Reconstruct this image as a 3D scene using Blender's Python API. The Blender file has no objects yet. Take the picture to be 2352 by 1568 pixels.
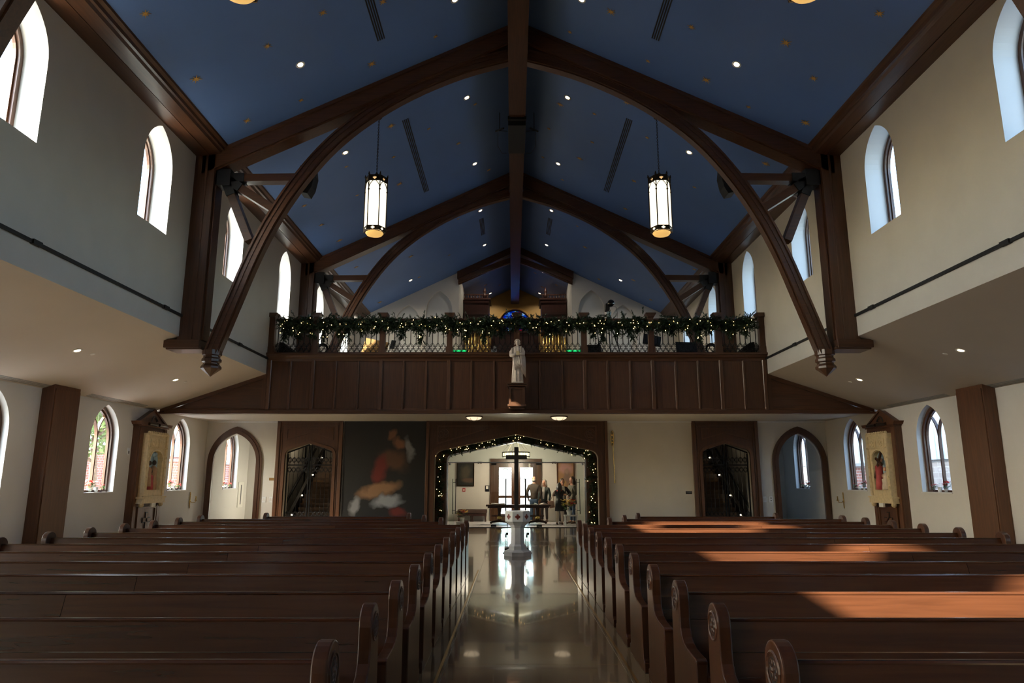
import bpy, math, random
from math import sin, cos, pi, sqrt, atan2, radians
from mathutils import Vector, Matrix

SC = bpy.context.scene
COL = SC.collection
random.seed(7)

# ------------------------------------------------------------------ camera
cam_d = bpy.data.cameras.new('camera'); cam = bpy.data.objects.new('camera', cam_d); COL.objects.link(cam)
cam.location = (-0.13, 0.0, 1.70)
cam.rotation_euler = (pi/2 + math.atan(319/1590), 0, 0.00123)
cam_d.sensor_width = 36.0; cam_d.lens = 36*1590/2352; cam_d.clip_start = .05; cam_d.clip_end = 400
SC.camera = cam

# ------------------------------------------------------------------ sky, sun, exposure
SUN = Vector((1.0, 0.32, -0.625)).normalized()          # direction the sunlight travels
wld = bpy.data.worlds.new('sky'); SC.world = wld; wld.use_nodes = True
wn = wld.node_tree; wn.nodes.clear()
sky = wn.nodes.new('ShaderNodeTexSky'); sky.sky_type = 'NISHITA'; sky.sun_disc = False
sky.sun_elevation = math.asin(-SUN.z); sky.sun_rotation = atan2(-SUN.x, -SUN.y)
sky.air_density = 1.0; sky.dust_density = 3.0; sky.ozone_density = 1.0
bg = wn.nodes.new('ShaderNodeBackground'); bg.inputs[1].default_value = 2.3
wo = wn.nodes.new('ShaderNodeOutputWorld')
wn.links.new(sky.outputs[0], bg.inputs[0]); wn.links.new(bg.outputs[0], wo.inputs[0])
sun_d = bpy.data.lights.new('sun', 'SUN'); sun_d.energy = 72.0; sun_d.angle = radians(0.6); sun_d.color = (1.0, .92, .82)
sun = bpy.data.objects.new('sun', sun_d); COL.objects.link(sun)
sun.rotation_euler = SUN.to_track_quat('-Z', 'Y').to_euler(); sun.location = (-40, -15, 30)

vs = SC.view_settings
SC.display_settings.display_device = 'sRGB'
vs.view_transform = 'Standard'; vs.look = 'None'; vs.gamma = 1.0; vs.use_curve_mapping = False
vs.exposure = 0.18
SC.cycles.max_bounces = 6; SC.cycles.diffuse_bounces = 4; SC.cycles.glossy_bounces = 3
SC.cycles.transparent_max_bounces = 10; SC.cycles.transmission_bounces = 4
SC.cycles.adaptive_threshold = .04; SC.cycles.light_sampling_threshold = .05; SC.cycles.sample_clamp_indirect = 6.0; SC.cycles.caustics_reflective = False; SC.cycles.caustics_refractive = False

# ------------------------------------------------------------------ room constants (metres)
NW, AW = 8.12, 11.58        # nave wall, outer aisle wall
YR, YF, YB, YU, YC = -9.0, 22.2, 26.1, 34.0, 41.7   # altar end, balcony front, entrance wall, loft wall, organ chamber end
RZ, RS = 13.51, 0.479       # roof apex and slope
def roof(x): return RZ - RS*abs(x)

# ------------------------------------------------------------------ materials
MATS = {}
def nm(name):
    m = bpy.data.materials.new(name); m.use_nodes = True
    nt = m.node_tree; b = nt.nodes['Principled BSDF']; MATS[name] = m
    return m, nt, b
def plain(name, col, rough=.6, metal=0., spec=.5, noise=0., nscale=8., bump=0., bscale=60., coat=0.):
    m, nt, b = nm(name)
    b.inputs['Base Color'].default_value = (*col, 1); b.inputs['Roughness'].default_value = rough
    b.inputs['Metallic'].default_value = metal; b.inputs['Specular IOR Level'].default_value = spec
    b.inputs['Coat Weight'].default_value = coat; b.inputs['Coat Roughness'].default_value = .08
    tc = nt.nodes.new('ShaderNodeTexCoord')
    if noise:
        n = nt.nodes.new('ShaderNodeTexNoise'); n.inputs['Scale'].default_value = nscale; n.inputs['Detail'].default_value = 4
        r = nt.nodes.new('ShaderNodeValToRGB')
        r.color_ramp.elements[0].position = .3; r.color_ramp.elements[1].position = .7
        r.color_ramp.elements[0].color = (*[c*(1-noise) for c in col], 1); r.color_ramp.elements[1].color = (*[min(1, c*(1+noise)) for c in col], 1)
        nt.links.new(tc.outputs['Object'], n.inputs['Vector']); nt.links.new(n.outputs['Fac'], r.inputs['Fac']); nt.links.new(r.outputs['Color'], b.inputs['Base Color'])
    if bump:
        n2 = nt.nodes.new('ShaderNodeTexNoise'); n2.inputs['Scale'].default_value = bscale; n2.inputs['Detail'].default_value = 3
        bp = nt.nodes.new('ShaderNodeBump'); bp.inputs['Strength'].default_value = bump; bp.inputs['Distance'].default_value = .01
        nt.links.new(tc.outputs['Object'], n2.inputs['Vector']); nt.links.new(n2.outputs['Fac'], bp.inputs['Height']); nt.links.new(bp.outputs['Normal'], b.inputs['Normal'])
    return m
def wood(name, col, axis, rough=.32, coat=.0, vary=.32):
    m, nt, b = nm(name)
    tc = nt.nodes.new('ShaderNodeTexCoord'); mp = nt.nodes.new('ShaderNodeMapping')
    s = {'x': (.8, 16, 16), 'y': (16, .8, 16), 'z': (16, 16, .8)}[axis]
    mp.inputs['Scale'].default_value = s
    oi = nt.nodes.new('ShaderNodeObjectInfo')
    va = nt.nodes.new('ShaderNodeVectorMath'); va.operation = 'ADD'
    vm = nt.nodes.new('ShaderNodeVectorMath'); vm.operation = 'SCALE'; vm.inputs[0].default_value = (7.1, 3.3, 5.7)
    nt.links.new(oi.outputs['Random'], vm.inputs['Scale'])
    nt.links.new(tc.outputs['Object'], va.inputs[0]); nt.links.new(vm.outputs[0], va.inputs[1]); nt.links.new(va.outputs[0], mp.inputs['Vector'])
    n = nt.nodes.new('ShaderNodeTexNoise'); n.inputs['Scale'].default_value = 1.6; n.inputs['Detail'].default_value = 6; n.inputs['Distortion'].default_value = .6
    nt.links.new(mp.outputs[0], n.inputs['Vector'])
    r = nt.nodes.new('ShaderNodeValToRGB'); e = r.color_ramp.elements
    e[0].position = .28; e[1].position = .72
    e[0].color = (*[c*(1-vary) for c in col], 1); e[1].color = (*[c*(1+vary*.7) for c in col], 1)
    nt.links.new(n.outputs['Fac'], r.inputs['Fac'])
    hv = nt.nodes.new('ShaderNodeHueSaturation')                     # small difference from piece to piece
    ma = nt.nodes.new('ShaderNodeMath'); ma.operation = 'MULTIPLY_ADD'; ma.inputs[1].default_value = .3; ma.inputs[2].default_value = .85
    nt.links.new(oi.outputs['Random'], ma.inputs[0]); nt.links.new(ma.outputs[0], hv.inputs['Value'])
    nt.links.new(r.outputs['Color'], hv.inputs['Color']); nt.links.new(hv.outputs['Color'], b.inputs['Base Color'])
    b.inputs['Roughness'].default_value = rough; b.inputs['Coat Weight'].default_value = coat; b.inputs['Coat Roughness'].default_value = .12
    bp = nt.nodes.new('ShaderNodeBump'); bp.inputs['Strength'].default_value = .05; bp.inputs['Distance'].default_value = .003
    nt.links.new(n.outputs['Fac'], bp.inputs['Height']); nt.links.new(bp.outputs['Normal'], b.inputs['Normal'])
    return m
def emit(name, col, strength):
    m, nt, b = nm(name)
    b.inputs['Base Color'].default_value = (*col, 1); b.inputs['Roughness'].default_value = .4
    b.inputs['Emission Color'].default_value = (*col, 1); b.inputs['Emission Strength'].default_value = strength
    return m
def glass(name, tint=(.93, .97, .97), refl=.07, rough=.02):
    m = bpy.data.materials.new(name); m.use_nodes = True; nt = m.node_tree; nt.nodes.clear(); MATS[name] = m
    o = nt.nodes.new('ShaderNodeOutputMaterial'); t = nt.nodes.new('ShaderNodeBsdfTransparent'); g = nt.nodes.new('ShaderNodeBsdfGlossy'); mx = nt.nodes.new('ShaderNodeMixShader')
    t.inputs[0].default_value = (*tint, 1); g.inputs['Roughness'].default_value = rough; mx.inputs[0].default_value = refl
    nt.links.new(t.outputs[0], mx.inputs[1]); nt.links.new(g.outputs[0], mx.inputs[2]); nt.links.new(mx.outputs[0], o.inputs[0])
    return m

PW = (.058, .019, .0075)      # pew oak
TW = (.080, .032, .014)      # truss oak
wood('pew_x', PW, 'x', .24, .4); wood('pew_z', PW, 'z', .34, .12)
wood('oak_lit_z', (.105, .046, .022), 'z', .34, .1)  # lightened oak for raised mouldings, edge highlights put into the colour
wood('oak_x', TW, 'x', .36, .1); wood('oak_y', TW, 'y', .36, .1); wood('oak_z', TW, 'z', .36, .1)
wood('column_z', (.10, .040, .017), 'z', .38, .1)
wood('organ', (.04, .012, .008), 'z', .4)
plain('wall', (.60, .575, .525), .62, noise=.03, nscale=1.5, bump=.04, bscale=90)
plain('wall_side', (.60, .575, .53), .62, noise=.02, nscale=1.5)
plain('reveal', (.62, .635, .62), .6, noise=.02, nscale=2)
plain('ceil_blue', (.095, .18, .40), .5, noise=.05, nscale=.6)
plain('ceil_cream', (.52, .46, .39), .6, noise=.02, nscale=1.2)
plain('gold_wall', (.42, .25, .07), .6, noise=.05, nscale=2)
plain('black', (.006, .006, .007), .55, noise=.2, nscale=20)
plain('black_gloss', (.008, .008, .01), .22)
plain('iron', (.012, .012, .014), .42, metal=.6, bump=.05, bscale=50)
plain('bronze', (.035, .024, .014), .4, metal=.7, noise=.3, nscale=20)
plain('steel', (.55, .55, .56), .25, metal=1.)
plain('brass', (.62, .42, .14), .25, metal=1., noise=.1, nscale=20)
plain('gold_paint', (.55, .30, .06), .5, noise=.1, nscale=12)
plain('trim_white', (.7, .68, .62), .5)
plain('vent_grey', (.25, .25, .24), .5)
plain('plastic_white', (.75, .76, .76), .35)
plain('marble', (.66, .65, .63), .35, noise=.07, nscale=6, bump=.02)
plain('statue_stone', (.68, .58, .48), .55, noise=.1, nscale=9, bump=.08, bscale=40)
plain('relief_stone', (.62, .49, .28), .5, noise=.12, nscale=12, bump=.1, bscale=60)
plain('relief_blue', (.33, .47, .55), .6, noise=.3, nscale=4)
plain('cloth_red', (.42, .07, .07), .7, noise=.15, nscale=10)
plain('cloth_cream', (.66, .55, .42), .7, noise=.1, nscale=10)
plain('cloth_tan', (.40, .24, .13), .7, noise=.1, nscale=10)
plain('skin', (.52, .27, .18), .5, noise=.05, nscale=10)
plain('hair_dark', (.012, .009, .008), .5, noise=.3, nscale=40)
plain('hair_grey', (.36, .33, .30), .6, noise=.25, nscale=40)
plain('hair_brown', (.04, .02, .012), .5, noise=.3, nscale=40)
plain('jacket_brown', (.045, .028, .02), .7, noise=.2, nscale=12)
plain('jacket_black', (.012, .013, .016), .6, noise=.2, nscale=12)
plain('jacket_green', (.018, .03, .028), .65, noise=.2, nscale=12)
plain('coat_olive', (.09, .085, .06), .7, noise=.2, nscale=12)
plain('jeans', (.035, .06, .11), .75, noise=.25, nscale=25)
plain('trousers', (.05, .038, .036), .75, noise=.2, nscale=25)
plain('shirt_white', (.68, .66, .62), .65, noise=.05, nscale=10)
plain('leggings', (.60, .50, .40), .6, noise=.05, nscale=20)
plain('shoe', (.09, .05, .03), .45, noise=.2, nscale=20)
plain('bag_leather', (.34, .2, .14), .5, noise=.2, nscale=15)
plain('scarf', (.55, .03, .03), .7)
plain('scarf_orange', (.5, .16, .03), .7)
plain('bench_fabric', (.05, .025, .02), .6, noise=.2, nscale=15)
plain('fir', (.016, .042, .018), .6, noise=.5, nscale=9)
plain('leaf', (.05, .13, .03), .5, noise=.3, nscale=20)
plain('petal_red', (.62, .03, .03), .55, noise=.2, nscale=20)
plain('petal_yellow', (.75, .55, .15), .55, noise=.2, nscale=20)
plain('petal_pink', (.75, .45, .40), .55, noise=.2, nscale=20)
plain('pot', (.62, .62, .6), .4)
plain('paper', (.78, .76, .7), .7)
plain('plaque_brass', (.30, .17, .06), .4, metal=.5)
plain('sign_black', (.006, .006, .01), .3)
plain('sign_text', (.25, .26, .3), .5)
plain('tread', (.16, .10, .06), .5, noise=.2, nscale=10)
plain('stone_tile', (.50, .49, .50), .4, noise=.1, nscale=8)
plain('concrete', (.36, .35, .33), .8, noise=.15, nscale=3)
plain('grass_out', (.10, .16, .05), .9, noise=.4, nscale=3)
plain('asphalt', (.20, .20, .21), .9, noise=.15, nscale=5)
plain('roof_metal', (.42, .50, .56), .5, noise=.05, nscale=1)
plain('bark', (.10, .07, .05), .9, noise=.3, nscale=10)
plain('foliage_out', (.08, .12, .03), .7, noise=.5, nscale=3)
plain('ebony', (.010, .007, .006), .6, noise=.2, nscale=12)
plain('loft_carpet', (.10, .08, .07), .9)
plain('quatre_red', (.20, .03, .02), .5)
plain('mic_foam', (.02, .025, .06), .8)
plain('cable', (.01, .01, .01), .6)
glass('pane'); glass('door_glass', (.92, .97, .96), .05); 
emit('lamp_warm', (1.0, .78, .50), 9.0); emit('bulb', (1.0, .62, .24), 9.0)
emit('lantern_glow', (1.0, .90, .70), 1.3); emit('lantern_base', (.85, .50, .15), .75)
emit('step_light', (1.0, .85, .6), 10.0); emit('exit_green', (.05, .9, .15), 3.0); emit('led_green', (.02, .8, .2), 1.2)
emit('dome_glow', (1.0, .80, .54), .95); emit('chandelier_glow', (1.0, .82, .5), 3.0)

# polished aisle floor
m, nt, b = nm('floor_polish')
tc = nt.nodes.new('ShaderNodeTexCoord'); n1 = nt.nodes.new('ShaderNodeTexNoise'); n1.inputs['Scale'].default_value = .9; n1.inputs['Detail'].default_value = 6
r1 = nt.nodes.new('ShaderNodeValToRGB'); r1.color_ramp.elements[0].color = (.17, .115, .06, 1); r1.color_ramp.elements[1].color = (.29, .215, .13, 1)
r1.color_ramp.elements[0].position = .3; r1.color_ramp.elements[1].position = .7
n2 = nt.nodes.new('ShaderNodeTexNoise'); n2.inputs['Scale'].default_value = 2.2; n2.inputs['Detail'].default_value = 2
b2 = nt.nodes.new('ShaderNodeBump'); b2.inputs['Strength'].default_value = .012; b2.inputs['Distance'].default_value = .02
nt.links.new(tc.outputs['Object'], n1.inputs['Vector']); nt.links.new(n1.outputs['Fac'], r1.inputs['Fac']); nt.links.new(r1.outputs['Color'], b.inputs['Base Color'])
nt.links.new(tc.outputs['Object'], n2.inputs['Vector']); nt.links.new(n2.outputs['Fac'], b2.inputs['Height']); nt.links.new(b2.outputs['Normal'], b.inputs['Normal'])
b.inputs['Roughness'].default_value = .11; b.inputs['Specular IOR Level'].default_value = .8; b.inputs['Coat Weight'].default_value = .5; b.inputs['Coat Roughness'].default_value = .03

def brickmat(name, c1, c2, mort, scale, bw=.5, rh=.25):
    m, nt, b = nm(name); tc = nt.nodes.new('ShaderNodeTexCoord'); mp = nt.nodes.new('ShaderNodeMapping'); mp.inputs['Rotation'].default_value = (pi/2, 0, pi/2)
    br = nt.nodes.new('ShaderNodeTexBrick'); br.inputs['Color1'].default_value = (*c1, 1); br.inputs['Color2'].default_value = (*c2, 1); br.inputs['Mortar'].default_value = (*mort, 1)
    br.inputs['Scale'].default_value = scale; br.inputs['Mortar Size'].default_value = .02; br.inputs['Brick Width'].default_value = bw; br.inputs['Row Height'].default_value = rh
    sx = nt.nodes.new('ShaderNodeSeparateXYZ'); cx = nt.nodes.new('ShaderNodeCombineXYZ'); ad = nt.nodes.new('ShaderNodeMath'); ad.operation = 'ADD'
    nt.links.new(tc.outputs['Object'], sx.inputs[0]); nt.links.new(sx.outputs['X'], ad.inputs[0]); nt.links.new(sx.outputs['Y'], ad.inputs[1])
    nt.links.new(ad.outputs[0], cx.inputs['X']); nt.links.new(sx.outputs['Z'], cx.inputs['Y']); nt.links.new(cx.outputs[0], br.inputs['Vector'])
    nt.links.new(br.outputs['Color'], b.inputs['Base Color']); b.inputs['Roughness'].default_value = .9
brickmat('brick_out', (.36, .13, .09), (.28, .10, .07), (.5, .46, .42), 2.0)
brickmat('stone_out', (.40, .37, .35), (.30, .27, .25), (.45, .43, .4), 1.1)

# stained glass of the loft window: leaded cells of blue, white, red and green, lit by the sky behind
m = bpy.data.materials.new('stained'); m.use_nodes = True; nt = m.node_tree; nt.nodes.clear(); MATS['stained'] = m
o = nt.nodes.new('ShaderNodeOutputMaterial'); t = nt.nodes.new('ShaderNodeBsdfTranslucent'); t2 = nt.nodes.new('ShaderNodeBsdfTransparent'); mx = nt.nodes.new('ShaderNodeMixShader'); mx.inputs[0].default_value = .22
tc = nt.nodes.new('ShaderNodeTexCoord'); vo = nt.nodes.new('ShaderNodeTexVoronoi'); vo.inputs['Scale'].default_value = 7.0
rp = nt.nodes.new('ShaderNodeValToRGB'); rp.color_ramp.interpolation = 'CONSTANT'; e = rp.color_ramp.elements
e[0].color = (.006, .05, .24, 1); e[1].position = .34; e[1].color = (.10, .20, .33, 1)
for p_, c_ in ((.5, (.01, .09, .30, 1)), (.64, (.28, .34, .38, 1)), (.8, (.20, .02, .03, 1)), (.88, (.02, .13, .10, 1))):
    q = e.new(p_); q.color = c_
sp = nt.nodes.new('ShaderNodeSeparateColor')
nt.links.new(tc.outputs['Object'], vo.inputs['Vector']); nt.links.new(vo.outputs['Color'], sp.inputs[0]); nt.links.new(sp.outputs[0], rp.inputs['Fac'])
nt.links.new(rp.outputs['Color'], t.inputs[0]); nt.links.new(rp.outputs['Color'], t2.inputs[0])
nt.links.new(t.outputs[0], mx.inputs[1]); nt.links.new(t2.outputs[0], mx.inputs[2]); nt.links.new(mx.outputs[0], o.inputs[0])

# generic dark canvases: warm figures-of-colour on near-black, no known design
def canvas(name, dark, blobs, scale=1.0):
    m, nt, b = nm(name); tc = nt.nodes.new('ShaderNodeTexCoord'); b.inputs['Roughness'].default_value = .45
    nz = nt.nodes.new('ShaderNodeTexNoise'); nz.inputs['Scale'].default_value = 2.2*scale; nz.inputs['Detail'].default_value = 5
    vm = nt.nodes.new('ShaderNodeVectorMath'); vm.operation = 'MULTIPLY_ADD'; vm.inputs[1].default_value = (.5/scale, .5/scale, .5/scale)
    nt.links.new(tc.outputs['Object'], nz.inputs['Vector']); nt.links.new(nz.outputs['Color'], vm.inputs[0]); nt.links.new(tc.outputs['Object'], vm.inputs[2])
    prev = None
    for (cx_, cz_, rx_, rz_, ang, col) in blobs:
        mp = nt.nodes.new('ShaderNodeMapping'); mp.vector_type = 'TEXTURE'
        mp.inputs['Location'].default_value = (cx_+.25/scale, 0, cz_+.25/scale); mp.inputs['Rotation'].default_value = (0, ang, 0); mp.inputs['Scale'].default_value = (rx_, 50, rz_)
        g = nt.nodes.new('ShaderNodeTexGradient'); g.gradient_type = 'SPHERICAL'; r = nt.nodes.new('ShaderNodeValToRGB')
        r.color_ramp.elements[0].position = .05; r.color_ramp.elements[1].position = .55
        r.color_ramp.elements[0].color = (0, 0, 0, 1); r.color_ramp.elements[1].color = (1, 1, 1, 1)
        mix = nt.nodes.new('ShaderNodeMix'); mix.data_type = 'RGBA'; mix.inputs['B'].default_value = (*col, 1); mix.inputs['A'].default_value = (*dark, 1)
        nt.links.new(vm.outputs[0], mp.inputs['Vector']); nt.links.new(mp.outputs[0], g.inputs['Vector']); nt.links.new(g.outputs['Fac'], r.inputs['Fac']); nt.links.new(r.outputs['Color'], mix.inputs['Factor'])
        if prev: nt.links.new(prev, mix.inputs['A'])
        prev = mix.outputs['Result']
    nt.links.new(prev, b.inputs['Base Color'])
canvas('canvas_big', (.010, .009, .008), [(.35, .35, .75, .45, .5, (.10, .045, .02)), (-.15, .0, .35, .7, .2, (.16, .018, .012)), (-.2, -.75, 1.05, .32, -.25, (.30, .16, .08)), (.15, -1.15, .7, .3, -.15, (.33, .34, .36)), (.9, .75, .2, .55, -.2, (.22, .23, .25)), (.55, .95, .25, .3, 0, (.22, .10, .05)), (-1.05, -1.35, .25, .45, .3, (.26, .26, .27)), (.3, 1.25, .22, .28, .3, (.2, .09, .04)), (.55, -1.55, .45, .25, .2, (.16, .02, .012))])
canvas('canvas_small', (.02, .022, .02), [(0, .1, .3, .4, .3, (.07, .06, .04)), (.1, -.25, .35, .15, 0, (.10, .06, .04))], 2.0)
canvas('canvas_warm', (.30, .17, .08), [(0, .3, .42, .32, 0, (.40, .22, .20)), (.05, -.05, .2, .45, .1, (.20, .13, .10)), (.04, .2, .12, .14, 0, (.30, .20, .15)), (-.2, -.3, .25, .3, 0, (.42, .24, .06))], 2.0)

# ------------------------------------------------------------------ mesh tools
class MB:
    def __init__(s): s.v = []; s.f = []
    def add(s, vs_, fs_):
        k = len(s.v); s.v += [tuple(p) for p in vs_]; s.f += [tuple(i+k for i in f) for f in fs_]; return s
    def box(s, x0, x1, y0, y1, z0, z1):
        return s.add([(x0,y0,z0),(x1,y0,z0),(x1,y1,z0),(x0,y1,z0),(x0,y0,z1),(x1,y0,z1),(x1,y1,z1),(x0,y1,z1)],
                     [(0,3,2,1),(4,5,6,7),(0,1,5,4),(1,2,6,5),(2,3,7,6),(3,0,4,7)])
    def prism(s, poly, ax, a0, a1):
        n = len(poly); P = {'x': lambda u,v,a:(a,u,v), 'y': lambda u,v,a:(u,a,v), 'z': lambda u,v,a:(u,v,a)}[ax]
        vs_ = [P(u,v,a0) for u,v in poly] + [P(u,v,a1) for u,v in poly]
        return s.add(vs_, [tuple(range(n))[::-1], tuple(range(n,2*n))] + [(i,(i+1)%n,n+(i+1)%n,n+i) for i in range(n)])
    def band(s, A, B, ax, a0, a1, closed=False):
        """solid strip between two equally long polylines A and B, thick along an axis"""
        n = len(A); P = {'x': lambda p,a:(a,p[0],p[1]), 'y': lambda p,a:(p[0],a,p[1]), 'z': lambda p,a:(p[0],p[1],a)}[ax]
        vs_ = [P(p,a0) for p in A]+[P(p,a0) for p in B]+[P(p,a1) for p in A]+[P(p,a1) for p in B]; fs_ = []
        for i in range(n if closed else n-1):
            j = (i+1)%n
            fs_ += [(i,j,n+j,n+i),(2*n+i,3*n+i,3*n+j,2*n+j),(i,2*n+i,2*n+j,j),(n+i,n+j,3*n+j,3*n+i)]
        if not closed: fs_ += [(0,n,3*n,2*n),(n-1,3*n-1,4*n-1,2*n-1)]
        return s.add(vs_, fs_)
    def cyl(s, p0, p1, r0, r1=None, n=8, caps=True):
        r1 = r0 if r1 is None else r1; p0 = Vector(p0); p1 = Vector(p1); d = (p1-p0).normalized()
        a = d.orthogonal().normalized(); b_ = d.cross(a); vs_ = []
        for p, r in ((p0,r0),(p1,r1)):
            for i in range(n):
                t = 2*pi*i/n; vs_.append(p+a*(r*cos(t))+b_*(r*sin(t)))
        fs_ = [(i,(i+1)%n,n+(i+1)%n,n+i) for i in range(n)]
        if caps: fs_ += [tuple(range(n))[::-1], tuple(range(n,2*n))]
        return s.add(vs_, fs_)
    def tube(s, pts, r, n=6, closed=False):
        pts = [Vector(p) for p in pts]; m_ = len(pts); vs_ = []; a = None
        rr = r if isinstance(r, (list, tuple)) else [r]*m_
        for i, p in enumerate(pts):
            if closed: d = (pts[(i+1)%m_]-pts[i-1]).normalized()
            else: d = (pts[min(i+1,m_-1)]-pts[max(i-1,0)]).normalized()
            if a is None: a = d.orthogonal().normalized()
            a = (a-d*a.dot(d)); a = a.normalized() if a.length > 1e-6 else d.orthogonal().normalized()
            b_ = d.cross(a)
            for k in range(n):
                t = 2*pi*k/n; vs_.append(p+a*(rr[i]*cos(t))+b_*(rr[i]*sin(t)))
        fs_ = []
        for i in range(m_ if closed else m_-1):
            j = (i+1)%m_
            for k in range(n): fs_.append((i*n+k,i*n+(k+1)%n,j*n+(k+1)%n,j*n+k))
        if not closed: fs_ += [tuple(range(n))[::-1], tuple(range((m_-1)*n,m_*n))]
        return s.add(vs_, fs_)
    def lathe(s, prof, n=16, c=(0,0,0), fn=None, ry=1.0, caps=True):
        vs_ = []; m_ = len(prof)
        for i,(r,z) in enumerate(prof):
            for k in range(n):
                t = 2*pi*k/n; q = r*(fn(t, i/(m_-1)) if fn else 1)
                vs_.append((c[0]+q*cos(t), c[1]+q*ry*sin(t), c[2]+z))
        fs_ = [(i*n+k,i*n+(k+1)%n,(i+1)*n+(k+1)%n,(i+1)*n+k) for i in range(m_-1) for k in range(n)]
        if caps: fs_ += [tuple(range(n))[::-1], tuple(range((m_-1)*n,m_*n))]
        return s.add(vs_, fs_)
    def ball(s, c, r, n=8, m_=6, sc=(1,1,1)):
        pr = [(max(1e-4, r*sin(pi*i/m_)), -r*cos(pi*i/m_)) for i in range(m_+1)]
        k = len(s.v); s.lathe(pr, n)
        for i in range(k, len(s.v)):
            x,y,z = s.v[i]; s.v[i] = (c[0]+x*sc[0], c[1]+y*sc[1], c[2]+z*sc[2])
        return s
    def xf(s, M, k=0):
        for i in range(k, len(s.v)): s.v[i] = tuple(M @ Vector(s.v[i]))
        return s
    def data(s, name, smooth=False):
        me = bpy.data.meshes.new(name); me.from_pydata(s.v, [], s.f); me.validate()
        if smooth:
            for p in me.polygons: p.use_smooth = True
        return me
    def build(s, name, mat, parent=None, smooth=False, bevel=0., origin=None):
        off = Vector((0,0,0))
        p = parent
        while p is not None: off += p.location; p = p.parent
        o_ = Vector(origin) if origin is not None else None
        sh = off if o_ is None else o_
        s.v = [(x-sh.x, y-sh.y, z-sh.z) for x,y,z in s.v]
        ob = link(name, s.data(name, smooth), mat, parent)
        if o_ is not None: ob.location = o_-off
        if bevel:
            md = ob.modifiers.new('bevel', 'BEVEL'); md.width = bevel; md.segments = 2; md.limit_method = 'ANGLE'
        return ob
def link(name, me, mat, parent=None, loc=None):
    ob = bpy.data.objects.new(name, me); COL.objects.link(ob)
    if mat is not None and not me.materials: me.materials.append(MATS[mat] if isinstance(mat, str) else mat)
    if parent is not None: ob.parent = parent
    if loc is not None: ob.location = loc
    return ob
def tag(o, label, cat=None, group=None, kind=None):
    o['label'] = label
    if cat: o['category'] = cat
    if group: o['group'] = group
    if kind: o['kind'] = kind
    return o
def thing(name, label, cat, loc=(0,0,0), group=None, kind=None):
    o = bpy.data.objects.new(name, None); COL.objects.link(o); o.location = loc; o.empty_display_size = .1
    return tag(o, label, cat, group, kind)
def copy_tree(o, parent=None):
    c = o.copy(); COL.objects.link(c); c.parent = parent
    for ch in list(o.children): copy_tree(ch, c)
    return c
def struct(name, mb, mat, label, parent=None, smooth=False):
    o = mb.build(name, mat, parent, smooth)
    if parent is None: tag(o, label, None, None, 'structure')
    return o

def arc_pointed(hw, zs, zp, n=10, c=0.):
    """left foot -> peak -> right foot of a pointed arch (points from springing to springing)"""
    H = zp-zs; x0 = (H*H-hw*hw)/(2*hw); R = x0+hw; a1 = atan2(H, -x0)
    L = [(c+x0+R*cos(pi-(pi-a1)*i/n), zs+R*sin(pi-(pi-a1)*i/n)) for i in range(n+1)]
    return L + [(2*c-x, z) for x,z in L[-2::-1]]
def arc_tudor(hw, zs, zp, rc=.3, c=0., n=6):
    """flattened four-centred arch: upright jamb, tight shoulder curve, straight slope to the peak"""
    sl = (zp-zs-rc*.55)/(hw-rc*.5); L = []
    ang = math.atan(sl)
    cx_, cz_ = -hw+rc, zs
    for i in range(n+1):
        t = pi-(pi/2-ang)*i/n; L.append((cx_+rc*cos(t), cz_+rc*sin(t)))
    L.append((0., zp)); L = [(c+x, z) for x,z in L]
    return L + [(2*c-x, z) for x,z in L[-2::-1]]
def offset_arch(P, d, c=0.):
    """grow an arch outline (foot to foot, opening at the bottom) outwards by d"""
    out = []; n = len(P)
    for i,(x,z) in enumerate(P):
        a = Vector(P[max(i-1,0)]); b_ = Vector(P[min(i+1,n-1)]); t = (b_-a).normalized(); nx, nz = -t.y, t.x
        if i == 0: nx, nz = -1, 0
        if i == n-1: nx, nz = 1, 0
        if i == n//2: 
            h1 = (Vector(P[i])-Vector(P[i-1])).normalized(); k = 1/max(.35, h1.x) ; nx, nz = 0, k
        out.append((x+nx*d, z+nz*d))
    return out

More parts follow.
